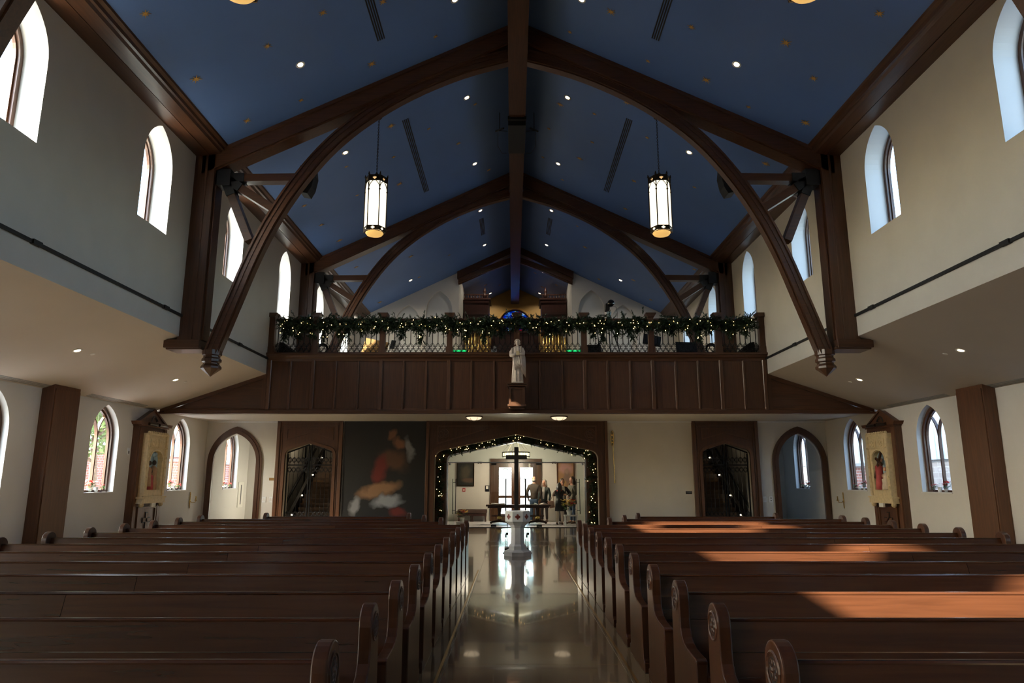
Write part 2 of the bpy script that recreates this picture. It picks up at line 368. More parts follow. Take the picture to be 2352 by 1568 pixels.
def wall_holes(mb, u0, u1, v0, v1, holes, P, depth, rev=None):
    """wall skin at depth 0 and at `depth` with arched holes; hole = (vb, curve, jamb): curve runs left foot to right foot.
    P(u,v,d) maps to 3D. reveals go to `rev` (its own mesh) when given."""
    rv = rev or mb
    hs = sorted(holes, key=lambda h: h[1][0][0]); u = u0
    def q(m_, a, b_, c, d): m_.add([a,b_,c,d], [(0,1,2,3)])
    for dd in (0., depth):
        u = u0
        for vb, cv in hs:
            ul, ur = cv[0][0], cv[-1][0]
            if ul > u: q(mb, P(u,v0,dd),P(ul,v0,dd),P(ul,v1,dd),P(u,v1,dd))
            if vb > v0: q(mb, P(ul,v0,dd),P(ur,v0,dd),P(ur,vb,dd),P(ul,vb,dd))
            for (a,b_),(c,d) in zip(cv, cv[1:]):
                if c-a > 1e-6: q(mb, P(a,b_,dd),P(c,d,dd),P(c,v1,dd),P(a,v1,dd))
            u = ur
        if u1 > u: q(mb, P(u,v0,dd),P(u1,v0,dd),P(u1,v1,dd),P(u,v1,dd))
    for vb, cv in hs:
        full = [(cv[0][0],vb)]+list(cv)+[(cv[-1][0],vb)]
        for (a,b_),(c,d) in zip(full, full[1:]):
            if abs(a-c)+abs(b_-d) > 1e-6: q(rv, P(a,b_,0),P(c,d,0),P(c,d,depth),P(a,b_,depth))
        if vb > v0+1e-4: q(rv, P(cv[0][0],vb,0),P(cv[-1][0],vb,0),P(cv[-1][0],vb,depth),P(cv[0][0],vb,depth))
    for (a,b_,c,d) in ((u0,v0,u1,v0),(u1,v0,u1,v1),(u1,v1,u0,v1),(u0,v1,u0,v0)):
        q(mb, P(a,b_,0),P(c,d,0),P(c,d,depth),P(a,b_,depth))

# ================================================================== STRUCTURE
WD = .60                                    # masonry depth at the windows
CLY = [10.10, 14.52, 18.92, 23.35, 27.75, 32.15]     # clerestory windows in view
CLB = [8.62, 4.72, 1.72, -3.1, -6.4]                 # clerestory windows over the chancel side
ALY = [6.2, 10.65, 15.10, 19.57, 24.08, 28.55]; ALB = [1.8, -2.6, -6.9]        # aisle windows
C_HW, C_SILL, C_SPR, C_PK = .62, 7.25, 8.72, 9.63
A_HW, A_SILL, A_SPR, A_PK = .685, 1.38, 2.86, 3.80

for side, s in (('left', -1), ('right', 1)):
    m1, rv = MB(), MB()
    holes = [(C_SILL, arc_pointed(C_HW, C_SPR, C_PK, 10, y)) for y in CLY+CLB]
    wall_holes(m1, YR, YU, 5.08, 10.35, holes, lambda u,v,d: (s*(NW+d), u, v), WD, rv)
    w = struct('wall_'+side, m1, 'wall', f'cream plaster clerestory wall above the {side} aisle')
    rv.build('window_reveals', 'reveal', w)['kind'] = 'stuff'
    m1, rv = MB(), MB()
    holes = [(A_SILL, arc_pointed(A_HW, A_SPR, A_PK, 10, y)) for y in ALY+ALB]
    wall_holes(m1, YR, 30.6, 0, 4.3, holes, lambda u,v,d: (s*(AW+d), u, v), .34, rv)
    w = struct('wall_aisle_'+side, m1, 'wall_side', f'cream outer wall of the {side} side aisle with lancet windows')
    rv.build('window_reveals', 'reveal', w)['kind'] = 'stuff'
    # sloping aisle ceiling, and plain soffit carrying it
    m1 = MB().prism([(s*(NW+.001), 5.08), (s*(AW+.2), 3.9-.2*.341), (s*(AW+.2), 4.3), (s*(NW+.6), 5.5), (s*(NW+.1), 5.5)], 'y', YR, YF+.02)
    struct('ceiling_aisle_'+side, m1, 'ceil_cream', f'sloping cream ceiling over the {side} side aisle')
    # blue roof slope, and the outer eaves closing it
    m1 = MB().prism([(0, RZ), (s*7.62, roof(7.62)), (s*7.62, roof(7.62)+.2), (0, RZ+.25)], 'y', YR-.1, YC+.3)
    o = struct('ceiling_'+side, m1, 'ceil_blue', f'{side} slope of the deep blue star-painted nave ceiling')
    if s < 0: CEIL_L = o
    else: CEIL_R = o
    # dark cable rail along the wall
    m1 = MB().box(s*(NW-.045), s*(NW+.02), YR, YF-.02, 5.555, 5.615) if s > 0 else MB().box(s*(NW+.02), s*(NW-.045), YR, YF-.02, 5.555, 5.615)
    k = 0
    for y in [2.2+4.4*i for i in range(5)]:
        m1.box(min(s*(NW-.07), s*NW), max(s*(NW-.07), s*NW), y-.11, y+.11, 5.545, 5.625)
    tag(m1.build('trim_1' if s < 0 else 'trim_2', 'black'), f'thin black lighting track running along the {side} clerestory wall', None, None, 'structure')
    # eaves beam (box cove with crown mould)
    prof = [(s*(NW+.05), 9.72), (s*7.78, 9.745), (s*7.78, 9.775), (s*7.765, 9.775), (s*7.765, 9.745), (s*7.50, 9.80), (s*7.47, 9.86), (s*7.42, 9.87), (s*7.40, 9.93), (s*7.33, 9.96), (s*7.30, 10.05), (s*7.30, 10.3), (s*(NW+.05), 10.3)]
    m1 = MB().prism(prof, 'y', YR, YU)
    tag(m1.build('trim_3' if s < 0 else 'trim_4', 'oak_y'), f'dark oak eaves beam along the {side} edge of the blue ceiling', None, None, 'structure')
    # linear slot vents at the aisle ceiling edge
    for j, (ya, yb_) in enumerate(((18.4, 21.3), (12.3, 16.75))):
        t = thing('ceiling_vent', f'{("long", "longer")[j]} slotted air vent at the {side} aisle ceiling edge {("beyond", "before")[j]} the pilaster', 'vent', (s*(AW-.12), (ya+yb_)/2, 3.93))
        z = lambda x: 5.08-(abs(x)-NW)*.341
        for i in range(3):
            xa = AW-.05-.06*i
            MB().add([(s*xa,ya,z(xa)-.006),(s*(xa-.035),ya,z(xa-.035)-.006),(s*(xa-.035),yb_,z(xa-.035)-.006),(s*xa,yb_,z(xa)-.006),(s*xa,ya,z(xa)+.01),(s*(xa-.035),ya,z(xa-.035)+.01),(s*(xa-.035),yb_,z(xa-.035)+.01),(s*xa,yb_,z(xa)+.01)],
                     [(0,3,2,1),(4,5,6,7),(0,1,5,4),(1,2,6,5),(2,3,7,6),(3,0,4,7)]).build('slot', 'vent_grey', t)

# ridge beam
rb = MB().box(-.25, .25, YR, YC+.05, 12.45, 13.6)
rb.box(-.21, .21, YR, YC+.02, 12.43, 12.46)
tag(rb.build('trim_5', 'oak_y', smooth=False), 'dark oak ridge beam running the length of the nave ceiling', None, None, 'structure')

# altar-end wall (behind the photographer), loft wall, organ chamber
gable = lambda y0, y1, hw: [(-hw, 0), (hw, 0), (hw, roof(hw)), (0, RZ), (-hw, roof(hw))]
struct('wall_back', MB().prism([(-AW-.6, 0), (AW+.6, 0), (AW+.6, 4.3), (8.8, 5.6), (8.8, roof(8.8)+.2), (0, RZ+.2), (-8.8, roof(8.8)+.2), (-8.8, 5.6), (-AW-.6, 4.3)], 'y', YR-.4, YR), 'wall', 'cream wall behind the altar, out of view')
for side, s in (('left', -1), ('right', 1)):
    m1 = MB()
    cs = [(5.75, arc_pointed(.66, 10.1, 11.18, 10, 3.85)), (5.75, arc_pointed(.66, 9.35, 10.42, 10, 5.42))]
    # gable wall beside the organ chamber with two blind arches sunk 0.14 into it
    xs = [2.86]; tops = lambda x: roof(x)+.02
    def q(*p): m1.add(list(p), [(0,1,2,3)])
    Pf = lambda u,v,d: (s*u, YU+d, v)
    u = 2.86; nb = []
    for vb, cv in cs:
        ul, ur = cv[0][0], cv[-1][0]
        q(Pf(u,5.7,0),Pf(ul,5.7,0),Pf(ul,tops(ul),0),Pf(u,tops(u),0))
        for (a,b_),(c,d) in zip(cv, cv[1:]):
            if c-a > 1e-6: q(Pf(a,b_,0),Pf(c,d,0),Pf(c,tops(c),0),Pf(a,tops(a),0))
        full = [(ul,vb)]+cv+[(ur,vb)]
        for (a,b_),(c,d) in zip(full, full[1:]): q(Pf(a,b_,0),Pf(c,d,0),Pf(c,d,.20),Pf(a,b_,.20))
        nb.append((ul-.05, ur+.05, cv[len(cv)//2][1]+.1))
        u = ur
    q(Pf(u,5.7,0),Pf(8.8,5.7,0),Pf(8.8,tops(8.8),0),Pf(u,tops(u),0))
    m1.box(min(s*2.87,s*3.0), max(s*2.87,s*3.0), YU+.004, YC, 5.7, 12.3)       # chamber side wall
    m1.box(min(s*3.0,s*8.8), max(s*3.0,s*8.8), YU+.3, YU+.4, 5.7, 12.4)
    w = struct('wall_loft_'+side, m1, 'wall', f'cream gable wall with blind arches {side} of the organ chamber')
    for ua, ub, vt in nb: MB().box(min(s*ua, s*ub), max(s*ua, s*ub), YU+.19, YU+.22, 5.7, vt).build('niche_back', 'reveal', w)
m1, rv = MB(), MB()
wall_holes(m1, -2.9, 2.9, 5.7, 13.55, [(9.2, [(x, z) for x, z in [(1.0*cos(pi-pi*i/24), 11.1+1.0*sin(pi-pi*i/24)) for i in range(25)]])], lambda u,v,d: (u, YC+d, v), .3, rv)
w = struct('wall_organ', m1, 'gold_wall', 'gold painted end wall of the organ chamber'); rv.build('window_reveals', 'gold_wall', w)['kind'] = 'stuff'
wi = thing('window_stained', 'round-headed blue stained glass window in the gold wall above the loft', 'window', (0, YC, 9.2), kind='structure')
P1 = [(1.0*cos(pi-pi*i/24), 11.1+1.0*sin(pi-pi*i/24)) for i in range(25)]; P1 = [(-1.0, 9.2)]+P1+[(1.0, 9.2)]
P2 = [(-.93, 9.2)]+[(.93*cos(pi-pi*i/24), 11.1+.93*sin(pi-pi*i/24)) for i in range(25)]+[(.93, 9.2)]
MB().band(P1, P2, 'y', YC+.12, YC+.22).build('frame', 'oak_z', wi)
P3 = [(-1.10, 9.2)]+[(1.10*cos(pi-pi*i/24), 11.1+1.10*sin(pi-pi*i/24)) for i in range(25)]+[(1.10, 9.2)]
MB().band(P3, P1, 'y', YC-.04, YC+.02).build('arch_moulding', 'gold_paint', wi)
gl = MB(); gl.prism(P2, 'y', YC+.16, YC+.17); gl.build('pane', 'stained', wi)
ld = MB()
for k in range(5):
    a = pi*(k+1)/6; ld.cyl((.18*cos(a), YC+.155, 11.1+.18*sin(a)), (.92*cos(a), YC+.155, 11.1+.92*sin(a)), .012, n=5)
for r in (.3, .62): ld.tube([(r*cos(pi*i/16), YC+.155, 11.1+r*sin(pi*i/16)) for i in range(17)], .012, 5)
for x in (-.45, 0, .45): ld.cyl((x, YC+.155, 9.2), (x, YC+.155, 11.1), .014, n=5)
for z in (9.8, 10.45, 11.1): ld.cyl((-.93, YC+.155, z), (.93, YC+.155, z), .014, n=5)
ld.build('leading', 'black', wi)

# ---- floors
fl = MB().box(-AW-.6, AW+.6, YR, 33.0, -.2, -.004)
FLOOR = struct('floor', fl, 'concrete', 'floor of the nave under the pews')
for j in range(9):                                   # polished slabs of the centre aisle
    y0 = -9+j*4.0; y1 = min(y0+4.0, 26.55)
    for x0, x1 in ((-.76, .90),) if y1 < 14.2 else ((-.76, .90), (-4.4, -.76), (.90, 4.5)):
        MB().box(x0+.002, x1-.002, y0+.002, y1-.002, -.01, 0.).build('floor_slab', 'floor_polish', FLOOR)
for x0, x1 in ((-11.58, -.76), (.90, 11.58)):
    MB().box(x0+.004, x1-.004, YR, 14.0, -.01, -.001).build('floor_slab', 'floor_polish', FLOOR)
for x0, x1 in ((-11.58, -4.4), (4.5, 11.58)):
    MB().box(x0+.004, x1-.004, 14.0, 30.6, -.01, -.001).build('floor_slab', 'floor_polish', FLOOR)
for x in (-.80, .94): MB().box(x-.012, x+.012, YR, 14.0, -.002, .006).build('floor_strip', 'brass', FLOOR)
# vestibule tiles
for i in range(12):
    for j in range(5):
        x0 = -4.2+i*.7; y0 = 26.56+j*.8
        MB().box(x0+.004, x0+.696, y0+.004, y0+.796, -.01, .004).build('floor_tile', 'stone_tile', FLOOR)

# ---- entrance wall under the loft with its openings
m1, rv = MB(), MB()
OP = arc_tudor(3.03, 2.50, 3.39, .30)
holes = [(0., arc_pointed(.94, 2.35, 3.44, 10, -10.46)), (0., arc_pointed(.94, 2.35, 3.44, 10, 10.52)),
         (0., arc_tudor(.89, 2.62, 3.05, .22, -7.70)), (0., arc_tudor(.89, 2.62, 3.05, .22, 7.78)), (0., OP)]
wall_holes(m1, -AW-.1, AW+.1, 0, 4.0, holes, lambda u,v,d: (u, YB+d, v), .45, rv)
w = struct('wall_entrance', m1, 'wall', 'cream wall under the loft with doorways into the vestibule and stairs'); rv.build('door_reveals', 'wall_side', w)['kind'] = 'stuff'
# loft slab with panelled soffit
struct('ceiling_loft', MB().box(-AW-.1, AW+.1, YF+.12, YB+.5, 3.88, 4.0), 'wall_side', 'pale soffit under the loft')
sl = MB().box(-8.3, 8.3, YF+.3, YC+.3, 5.45, 5.7); struct('floor_loft', sl, 'loft_carpet', 'floor of the choir loft')
tag(MB().box(-AW, AW, YB-.06, YB-.001, 3.83, 3.879).build('trim_6', 'plastic_white'), 'thin white crown strip along the top of the entrance wall', None, None, 'structure')
# vestibule shell
v = MB(); v.box(-4.5, -4.3, 26.5, 30.7, 0, 3.5); v.box(4.3, 4.5, 26.5, 30.7, 0, 3.5); v.box(-4.5, 4.5, 26.5, 30.7, 3.42, 3.5)
v.box(-4.5, -1.1, 30.5, 30.7, 0, 3.5); v.box(1.1, 4.5, 30.5, 30.7, 0, 3.5); v.box(-1.1, 1.1, 30.5, 30.7, 2.62, 3.5)
VEST = struct('wall_vestibule', v, 'wall', 'cream walls of the vestibule behind the main archway')
# side lobbies and stair wells
for side, s in (('left', -1), ('right', 1)):
    v = MB(); a, b_ = sorted((s*9.15, s*9.3)); v.box(a, b_, YB+.45, 30.6, 0, 4.0)
    a, b_ = sorted((s*9.15, s*(AW+.1))); v.box(a, b_, 30.4, 30.6, 0, 4.0); v.box(a, b_, YB+.45, 30.6, 3.9, 4.0)
    struct('wall_lobby_'+side, v, 'wall_side', f'pale walls of the small lobby behind the {side} pointed doorway')
    v = MB(); a, b_ = sorted((s*5.3, s*5.45)); v.box(a, b_, YB+.45, 33.0, 0, 4.6)
    a, b_ = sorted((s*5.3, s*9.15)); v.box(a, b_, 32.8, 33.0, 0, 4.6); v.box(a, b_, 31.0, 33.0, 4.5, 4.6); v.box(a, b_, 30.9, 31.0, 4.0, 4.6); a, b_ = sorted((s*9.15, s*9.3)); v.box(a, b_, 30.6, 33.0, 0, 4.6)
    struct('wall_stair_'+side, v, 'wall', f'walls of the stair well behind the {side} iron gates')
struct('ceiling_lobbies', MB().box(-AW-.4, AW+.4, YB+.3, 31.0, 4.0, 4.12), 'ceil_cream', 'ceiling slab over the lobbies and stair wells')
# ================================================================== WINDOWS
def clere_window():
    t = thing('window_1', 'x', 'window', (0,0,0), kind='structure')
    # local: glass plane x = -0.52 (towards outside), room towards +x, u along y
    C = arc_pointed(C_HW, C_SPR-C_SILL, C_PK-C_SILL, 10)
    full = lambda P: [(P[0][0], 0)]+P+[(P[-1][0], 0)]
    C1 = arc_pointed(C_HW-.085, C_SPR-C_SILL, C_PK-C_SILL-.10, 10); C2 = arc_pointed(C_HW-.12, C_SPR-C_SILL, C_PK-C_SILL-.14, 10)
    f = MB().band(full(C), full(C1), 'x', -.56, -.43); f.band(full(C1), full(C2), 'x', -.54, -.48); f.box(-.56, -.43, -C_HW, C_HW, 0, .07)
    f.build('frame', 'oak_z', t)
    MB().prism(full(C2), 'x', -.515, -.508).build('pane', 'pane', t)
    return t
def aisle_window():
    t = thing('window_2', 'x', 'window', (0,0,0), kind='structure')
    hs, hp = A_SPR-A_SILL, A_PK-A_SILL
    full = lambda P: [(P[0][0], 0)]+P+[(P[-1][0], 0)]
    C = arc_pointed(A_HW, hs, hp, 10); C1 = arc_pointed(A_HW-.085, hs, hp-.10, 10); C2 = arc_pointed(A_HW-.12, hs, hp-.145, 10)
    f = MB().band(full(C), full(C1), 'x', -.31, -.16); f.band(full(C1), full(C2), 'x', -.29, -.22); f.box(-.31, -.16, -A_HW, A_HW, 0, .06)
    f.build('frame', 'oak_z', t)
    w = A_HW-.12; H = hp-.145-hs; x0 = (H*H-w*w)/(2*w); R = x0+w
    mu = MB().box(-.295, -.215, -.024, .024, 0, hs)
    for s in (-1, 1):          # mullion splits into two branches that run to the opposite side of the arch
        pts = []
        for i in range(13):
            a = 2.0*i/12*.62
            y = s*(R-R*cos(a)) ; z = hs+R*sin(a)
            # stop at the main arch
            yy = abs(y)
            lim = hs+sqrt(max(0, R*R-(yy+x0)**2)) if yy <= w else hs
            if z > lim: break
            pts.append((y, z))
        A = [(y-.02, z) for y, z in pts]; B = [(y+.02, z) for y, z in pts]
        if len(pts) > 1: mu.band(A, B, 'x', -.295, -.215)
    mu.build('mullion', 'oak_z', t)
    for s in (-1, 1):          # two main lights; the tracery light above is the third
        P = [(y, z) for y, z in C2 if y*s >= -1e-6]
        P = ([(0, 0)] + ([(y, z) for y, z in P]) + [(w, 0)]) if s > 0 else ([(-w, 0)]+P+[(0, 0)])
        MB().prism(P, 'x', -.255, -.248).build('pane', 'pane', t)
    MB().box(-.16, .03, -A_HW-.02, A_HW+.02, -.03, .002).build('sill', 'marble', t)
    return t
wn_ = 0
cw0, aw0 = clere_window(), aisle_window(); first = {1: True, 2: True}
def order(i): return ('first', 'second', 'third', 'fourth', 'fifth', 'sixth', 'seventh', 'eighth', 'ninth', 'tenth', 'eleventh', 'twelfth', 'thirteenth', 'fourteenth')[i]
for side, s in (('left', -1), ('right', 1)):
    for i, y in enumerate(CLY+CLB):
        o = cw0 if first[1] else copy_tree(cw0); first[1] = False
        o.location = (s*NW, y, C_SILL); o.rotation_euler = (0, 0, 0 if s < 0 else pi)
        wn_ += 1; o.name = f'window_{wn_}'
        o['label'] = (f'high lancet window in the {side} clerestory, {order(i)} from the camera' if i < len(CLY) else f'high lancet window in the {side} chancel wall behind the camera, number {order(i-len(CLY))}')
        o['group'] = 'clerestory lancets'
    for i, y in enumerate(ALY+ALB):
        o = aw0 if first[2] else copy_tree(aw0); first[2] = False
        o.location = (s*AW, y, A_SILL); o.rotation_euler = (0, 0, 0 if s < 0 else pi)
        wn_ += 1; o.name = f'window_{wn_}'
        where = {15.10: 'cut by the picture edge', 19.57: 'just beyond the oak pilaster', 24.08: 'under the loft beside the wall sconce', 28.55: 'seen through the pointed doorway', 6.2: 'first from the altar, out of view', 10.65: 'second from the altar, out of view'}.get(y, f'by the chancel, {order(i-len(ALY)) if i >= len(ALY) else ""}')
        o['label'] = f'traceried lancet window in the {side} aisle wall {where}'
        o['group'] = 'aisle lancets'

# ================================================================== OUTSIDE
struct('ground', MB().box(-80, 80, -60, 100, -.5, -.25), 'asphalt', 'pale paved ground outside the church')
def building(name, label, x0, x1, y0, y1, zw, zt, mat, top):
    t = thing(name, label, 'building', ((x0+x1)/2, (y0+y1)/2, -.25))
    MB().box(x0, x1, y0, y1, -.25, zw).build('wall', mat, t)
    MB().box(x0-.1, x1+.1, y0-.1, y1+.1, zw, zt).build('upper_wall', top, t)
    m1 = MB()
    for i in range(int((y1-y0)/.5)): m1.box(x0-.14, x1+.14, y0+i*.5, y0+i*.5+.05, zw+.02, zt)
    m1.build('standing_seams', top, t)['kind'] = 'stuff'
building('outside_building', 'low stone building with blue metal upper wall outside the right windows', 17.5, 23, 8, 44, 2.55, 4.6, 'stone_out', 'roof_metal')
building('brick_house', 'red brick house outside the left lobby windows', -30, -22, 34, 52, 3.2, 4.4, 'brick_out', 'roof_metal')
t = thing('brick_pier', 'red brick garden wall end outside the right lobby window', 'wall', (15.4, 40, -.25)); 
MB().box(15.0, 15.8, 29, 36, -.25, 2.3).build('shaft', 'brick_out', t); MB().box(14.9, 15.9, 28.9, 36.1, 2.3, 2.42).build('coping', 'concrete', t)
t = thing('brick_pier', 'red brick garden wall outside the left aisle window under the loft', 'wall', (-17, 40, -.25))
MB().box(-17.4, -16.6, 34.0, 46, -.25, 2.6).build('shaft', 'brick_out', t); MB().box(-17.5, -16.5, 33.9, 46.1, 2.6, 2.72).build('coping', 'concrete', t)
t = thing('garden_wall', 'low stone garden wall outside the left aisle windows', 'wall', (-24, 30, -.25))
MB().box(-25, -24, 12, 32.5, -.25, 1.6).build('masonry', 'stone_out', t); MB().box(-25.1, -23.9, 11.9, 32.6, 1.6, 1.75).build('coping', 'concrete', t)
def tree(x, y, h, r, label):
    t = thing('tree', label, 'tree', (x, y, -.25)); rn = random.Random(int(x*7+y*3))
    tr = MB(); tr.tube([(x, y, -.25), (x+.1, y, h*.3), (x-.1, y+.1, h*.6), (x, y, h*.9)], [.22, .17, .11, .04], 7)
    for k in range(9):
        a = rn.uniform(0, 2*pi); z = h*rn.uniform(.35, .75); L = r*rn.uniform(.5, .9)
        tr.tube([(x, y, z), (x+L*.5*cos(a), y+L*.5*sin(a), z+L*.35), (x+L*cos(a), y+L*sin(a), z+L*.8)], [.07, .05, .015], 5)
    tr.build('trunk', 'bark', t)
    cr = MB()
    for k in range(900):
        a, b_, q = rn.uniform(0, 2*pi), rn.uniform(-1, 1), r*rn.random()**.5
        p = Vector((x+q*cos(a)*sqrt(1-b_*b_), y+q*sin(a)*sqrt(1-b_*b_), h*.72+q*.9*b_))
        d = Vector((rn.uniform(-1,1), rn.uniform(-1,1), rn.uniform(-1,1))).normalized()*.16; e_ = d.orthogonal().normalized()*.08
        cr.add([p-d, p+e_, p+d, p-e_], [(0,1,2,3)])
    cr.build('crown', 'foliage_out', t)
tree(-20, 25, 5.2, 2.0, 'leafy tree outside the left aisle window'); tree(-19, 31.5, 6, 1.8, 'leafy tree outside the left lobby window')
tree(-2.5, 52, 6, 2.2, 'leafy tree outside the left entrance door'); tree(3.5, 55, 6, 2.4, 'leafy tree outside the right entrance door')
building('outside_building', 'long low pale building across the road outside the entrance doors', -20, 20, 75, 82, 2, 2.8, 'concrete', 'roof_metal')

# ================================================================== TRUSSES
ARCH = [(.25,12.60),(1.5,12.22),(2.8,11.62),(3.9,10.90),(4.75,10.14),(5.45,9.25),(6.05,8.25),(6.52,7.2),(6.9,6.1),(7.2,5.2),(7.36,4.72)]
def spline(P, k=4):
    out = []
    for i in range(len(P)-1):
        p0, p1, p2, p3 = (Vector(P[max(i-1,0)]), Vector(P[i]), Vector(P[i+1]), Vector(P[min(i+2,len(P)-1)]))
        for j in range(k):
            t = j/k; out.append(tuple(.5*((2*p1)+(p2-p0)*t+(2*p0-5*p1+4*p2-p3)*t*t+(3*p1-p0-3*p2+p3)*t**3)))
    out.append(tuple(P[-1])); return out
AC = spline(ARCH)
def offs(P, d):
    out = []
    for i, p in enumerate(P):
        a = Vector(P[max(i-1,0)]); b_ = Vector(P[min(i+1,len(P)-1)]); t = (b_-a).normalized(); out.append((p[0]-t.y*d, p[1]+t.x*d))
    return out
def truss():
    t = thing('roof_truss', 'x', 'truss', (0, 0, 4.1), 'oak roof trusses'); Z = 0
    for s in (-1, 1):
        mir = lambda P: [(s*x, z) for x, z in P]
        # post on the wall with a seam and a slim cover board
        m1 = MB(); a, b_ = sorted((s*8.17, s*7.62)); m1.box(a, b_, 0, .52, 4.98, 9.84)
        a, b_ = sorted((s*7.86, s*7.80)); m1.box(a, b_, -.012, .1, 5.0, 9.74)
        a, b_ = sorted((s*7.64, s*7.58)); m1.box(a, b_, .08, .44, 5.0, 9.4)
        m1.build('post', 'oak_z', t, bevel=.008)
        m1 = MB(); a, b_ = sorted((s*8.45, s*7.60)); m1.box(a, b_, -.05, .57, 4.80, 5.0)
        a, b_ = sorted((s*8.40, s*7.56)); m1.box(a, b_, -.02, .54, 4.76, 4.83); m1.build('corbel', 'oak_x', t, bevel=.01)
        # rafter
        m1 = MB(); x1 = 7.95
        m1.prism(mir([(0, roof(0)+.05), (x1, roof(x1)+.05), (x1, roof(x1)-.46), (0, roof(0)-.46)]), 'y', 0, .52)
        m1.prism(mir([(0, roof(0)+.05), (7.4, roof(7.4)+.05), (7.4, roof(7.4)-.1), (0, roof(0)-.1)]), 'y', -.05, .57)
        m1.prism(mir([(0, roof(0)-.42), (7.7, roof(7.7)-.42), (7.7, roof(7.7)-.50), (0, roof(0)-.50)]), 'y', .05, .47)
        m1.build('rafter', 'oak_x', t)
        # arched brace of three laminations
        m1 = MB(); m1.band(mir(offs(AC, .15)), mir(offs(AC, -.11)), 'y', .10, .42)
        m1.band(mir(offs(AC, .17)), mir(offs(AC, .12)), 'y', .07, .45); m1.band(mir(offs(AC, -.09)), mir(offs(AC, -.145)), 'y', .15, .37)
        m1.band(mir(offs(AC, .04)), mir(offs(AC, .01)), 'y', .085, .435)
        m1.build('arched_brace', 'oak_x', t)
        # carved pendant under the brace
        def poly(r, n=8, c=(s*7.40, .26)): return [(c[0]+r*cos(pi/8+2*pi*i/n), c[1]+r*sin(pi/8+2*pi*i/n)) for i in range(n)]
        pr = [(.225, 4.78), (.225, 4.66), (.19, 4.64), (.19, 4.60), (.225, 4.56), (.225, 4.50), (.185, 4.47), (.185, 4.44), (.235, 4.38), (.235, 4.33), (.0, 4.14)]
        m1 = MB(); k = 0
        for i, (r, z) in enumerate(pr): m1.v += [(x, y, z) for x, y in poly(max(r, .002))]
        n = 8
        for i in range(len(pr)-1): m1.f += [(i*n+j, i*n+(j+1)%n, (i+1)*n+(j+1)%n, (i+1)*n+j) for j in range(n)]
        m1.f.append(tuple(range(8))); m1.build('pendant', 'oak_z', t)
        # black steel node with three struts fanning to the brace
        N = Vector((s*7.42, .26, 9.20)); ends = [(5.62, 9.22), (6.20, 8.42), (6.72, 7.60)]
        nd = MB(); nd.box(min(s*7.62,s*7.25), max(s*7.62,s*7.25), .08, .44, 8.98, 9.42)
        for ex, ez in ends:
            E_ = Vector((s*ex, .26, ez)); d = (E_-N).normalized(); L = (E_-N).length; up = Vector((0,1,0)); w_ = d.cross(up)
            def bar(m_, a0, a1, hh, yy):
                c0, c1 = N+d*a0, N+d*a1
                m_.add([c0-w_*hh-up*yy, c0+w_*hh-up*yy, c0+w_*hh+up*yy, c0-w_*hh+up*yy, c1-w_*hh-up*yy, c1+w_*hh-up*yy, c1+w_*hh+up*yy, c1-w_*hh+up*yy],
                       [(0,3,2,1),(4,5,6,7),(0,1,5,4),(1,2,6,5),(2,3,7,6),(3,0,4,7)])
            bar(nd, .05, .50, .115, .155)
            st = MB(); bar(st, .40, L+.06, .10, .13); st.build('strut', 'oak_x', t, bevel=.006)
        nd.build('steel_node', 'black', t, bevel=.006)
    return t
t0 = truss(); TY = [16.2, 25.05, 7.35, -1.5]
lab = ['nearest full oak roof truss, carrying the two front lanterns', 'second oak roof truss, its feet standing in the choir loft', 'oak roof truss overhead, only its left brace tip showing at the picture corner', 'oak roof truss over the chancel behind the camera']
for i, y in enumerate(TY):
    o = t0 if i == 0 else copy_tree(t0); o.location = (0, y, 4.1); o['label'] = lab[i]
# small truss at the organ chamber mouth
t = thing('roof_truss', 'short oak arch truss over the mouth of the organ chamber', 'truss', (0, YU, 11.4), 'oak roof trusses')
for s in (-1, 1):
    P = [(0, roof(0)+.05), (2.95, roof(2.95)+.05), (2.95, roof(2.95)-.36), (0, roof(0)-.36)]
    MB().prism([(s*x, z) for x, z in P], 'y', YU-.25, YU+.2).build('rafter', 'oak_x', t)
    Q = [(.2+2.7*i/10, 12.72-.36*(2.7*i/10)-.022*(2.7*i/10)**2) for i in range(11)]
    m1 = MB().band([(s*x, z+.16) for x, z in Q], [(s*x, z-.08) for x, z in Q], 'y', YU-.2, YU+.1)
    m1.band([(s*x, z-.06) for x, z in Q], [(s*x, z-.13) for x, z in Q], 'y', YU-.14, YU+.05); m1.build('arched_brace', 'oak_x', t)

# pilasters on the aisle walls
zc = lambda x: 5.08-(abs(x)-NW)*.341
for side, s in (('left', -1), ('right', 1)):
    for y, ad in ((16.72, 'tall dark oak pilaster on the {} aisle wall beside the traceried window'), (7.9, 'dark oak pilaster on the {} aisle wall near the chancel, out of view')):
        t = thing('pilaster', ad.format(side), 'column', (s*AW, y+.5, 0))
        MB().prism([(s*(AW-.002), 0), (s*11.27, 0), (s*11.27, zc(11.27)-.004), (s*(AW-.002), zc(AW)-.004)], 'y', y, y+1.02).build('shaft', 'column_z', t, bevel=.006)
        a, b_ = sorted((s*11.275, s*11.245)); MB().box(a, b_, y+.03, y+.99, .25, 3.9).build('face_board', 'column_z', t, bevel=.004)
        a, b_ = sorted((s*(AW-.002), s*11.22)); MB().box(a, b_, y-.05, y+1.07, 0, .22).build('plinth', 'column_z', t, bevel=.008)

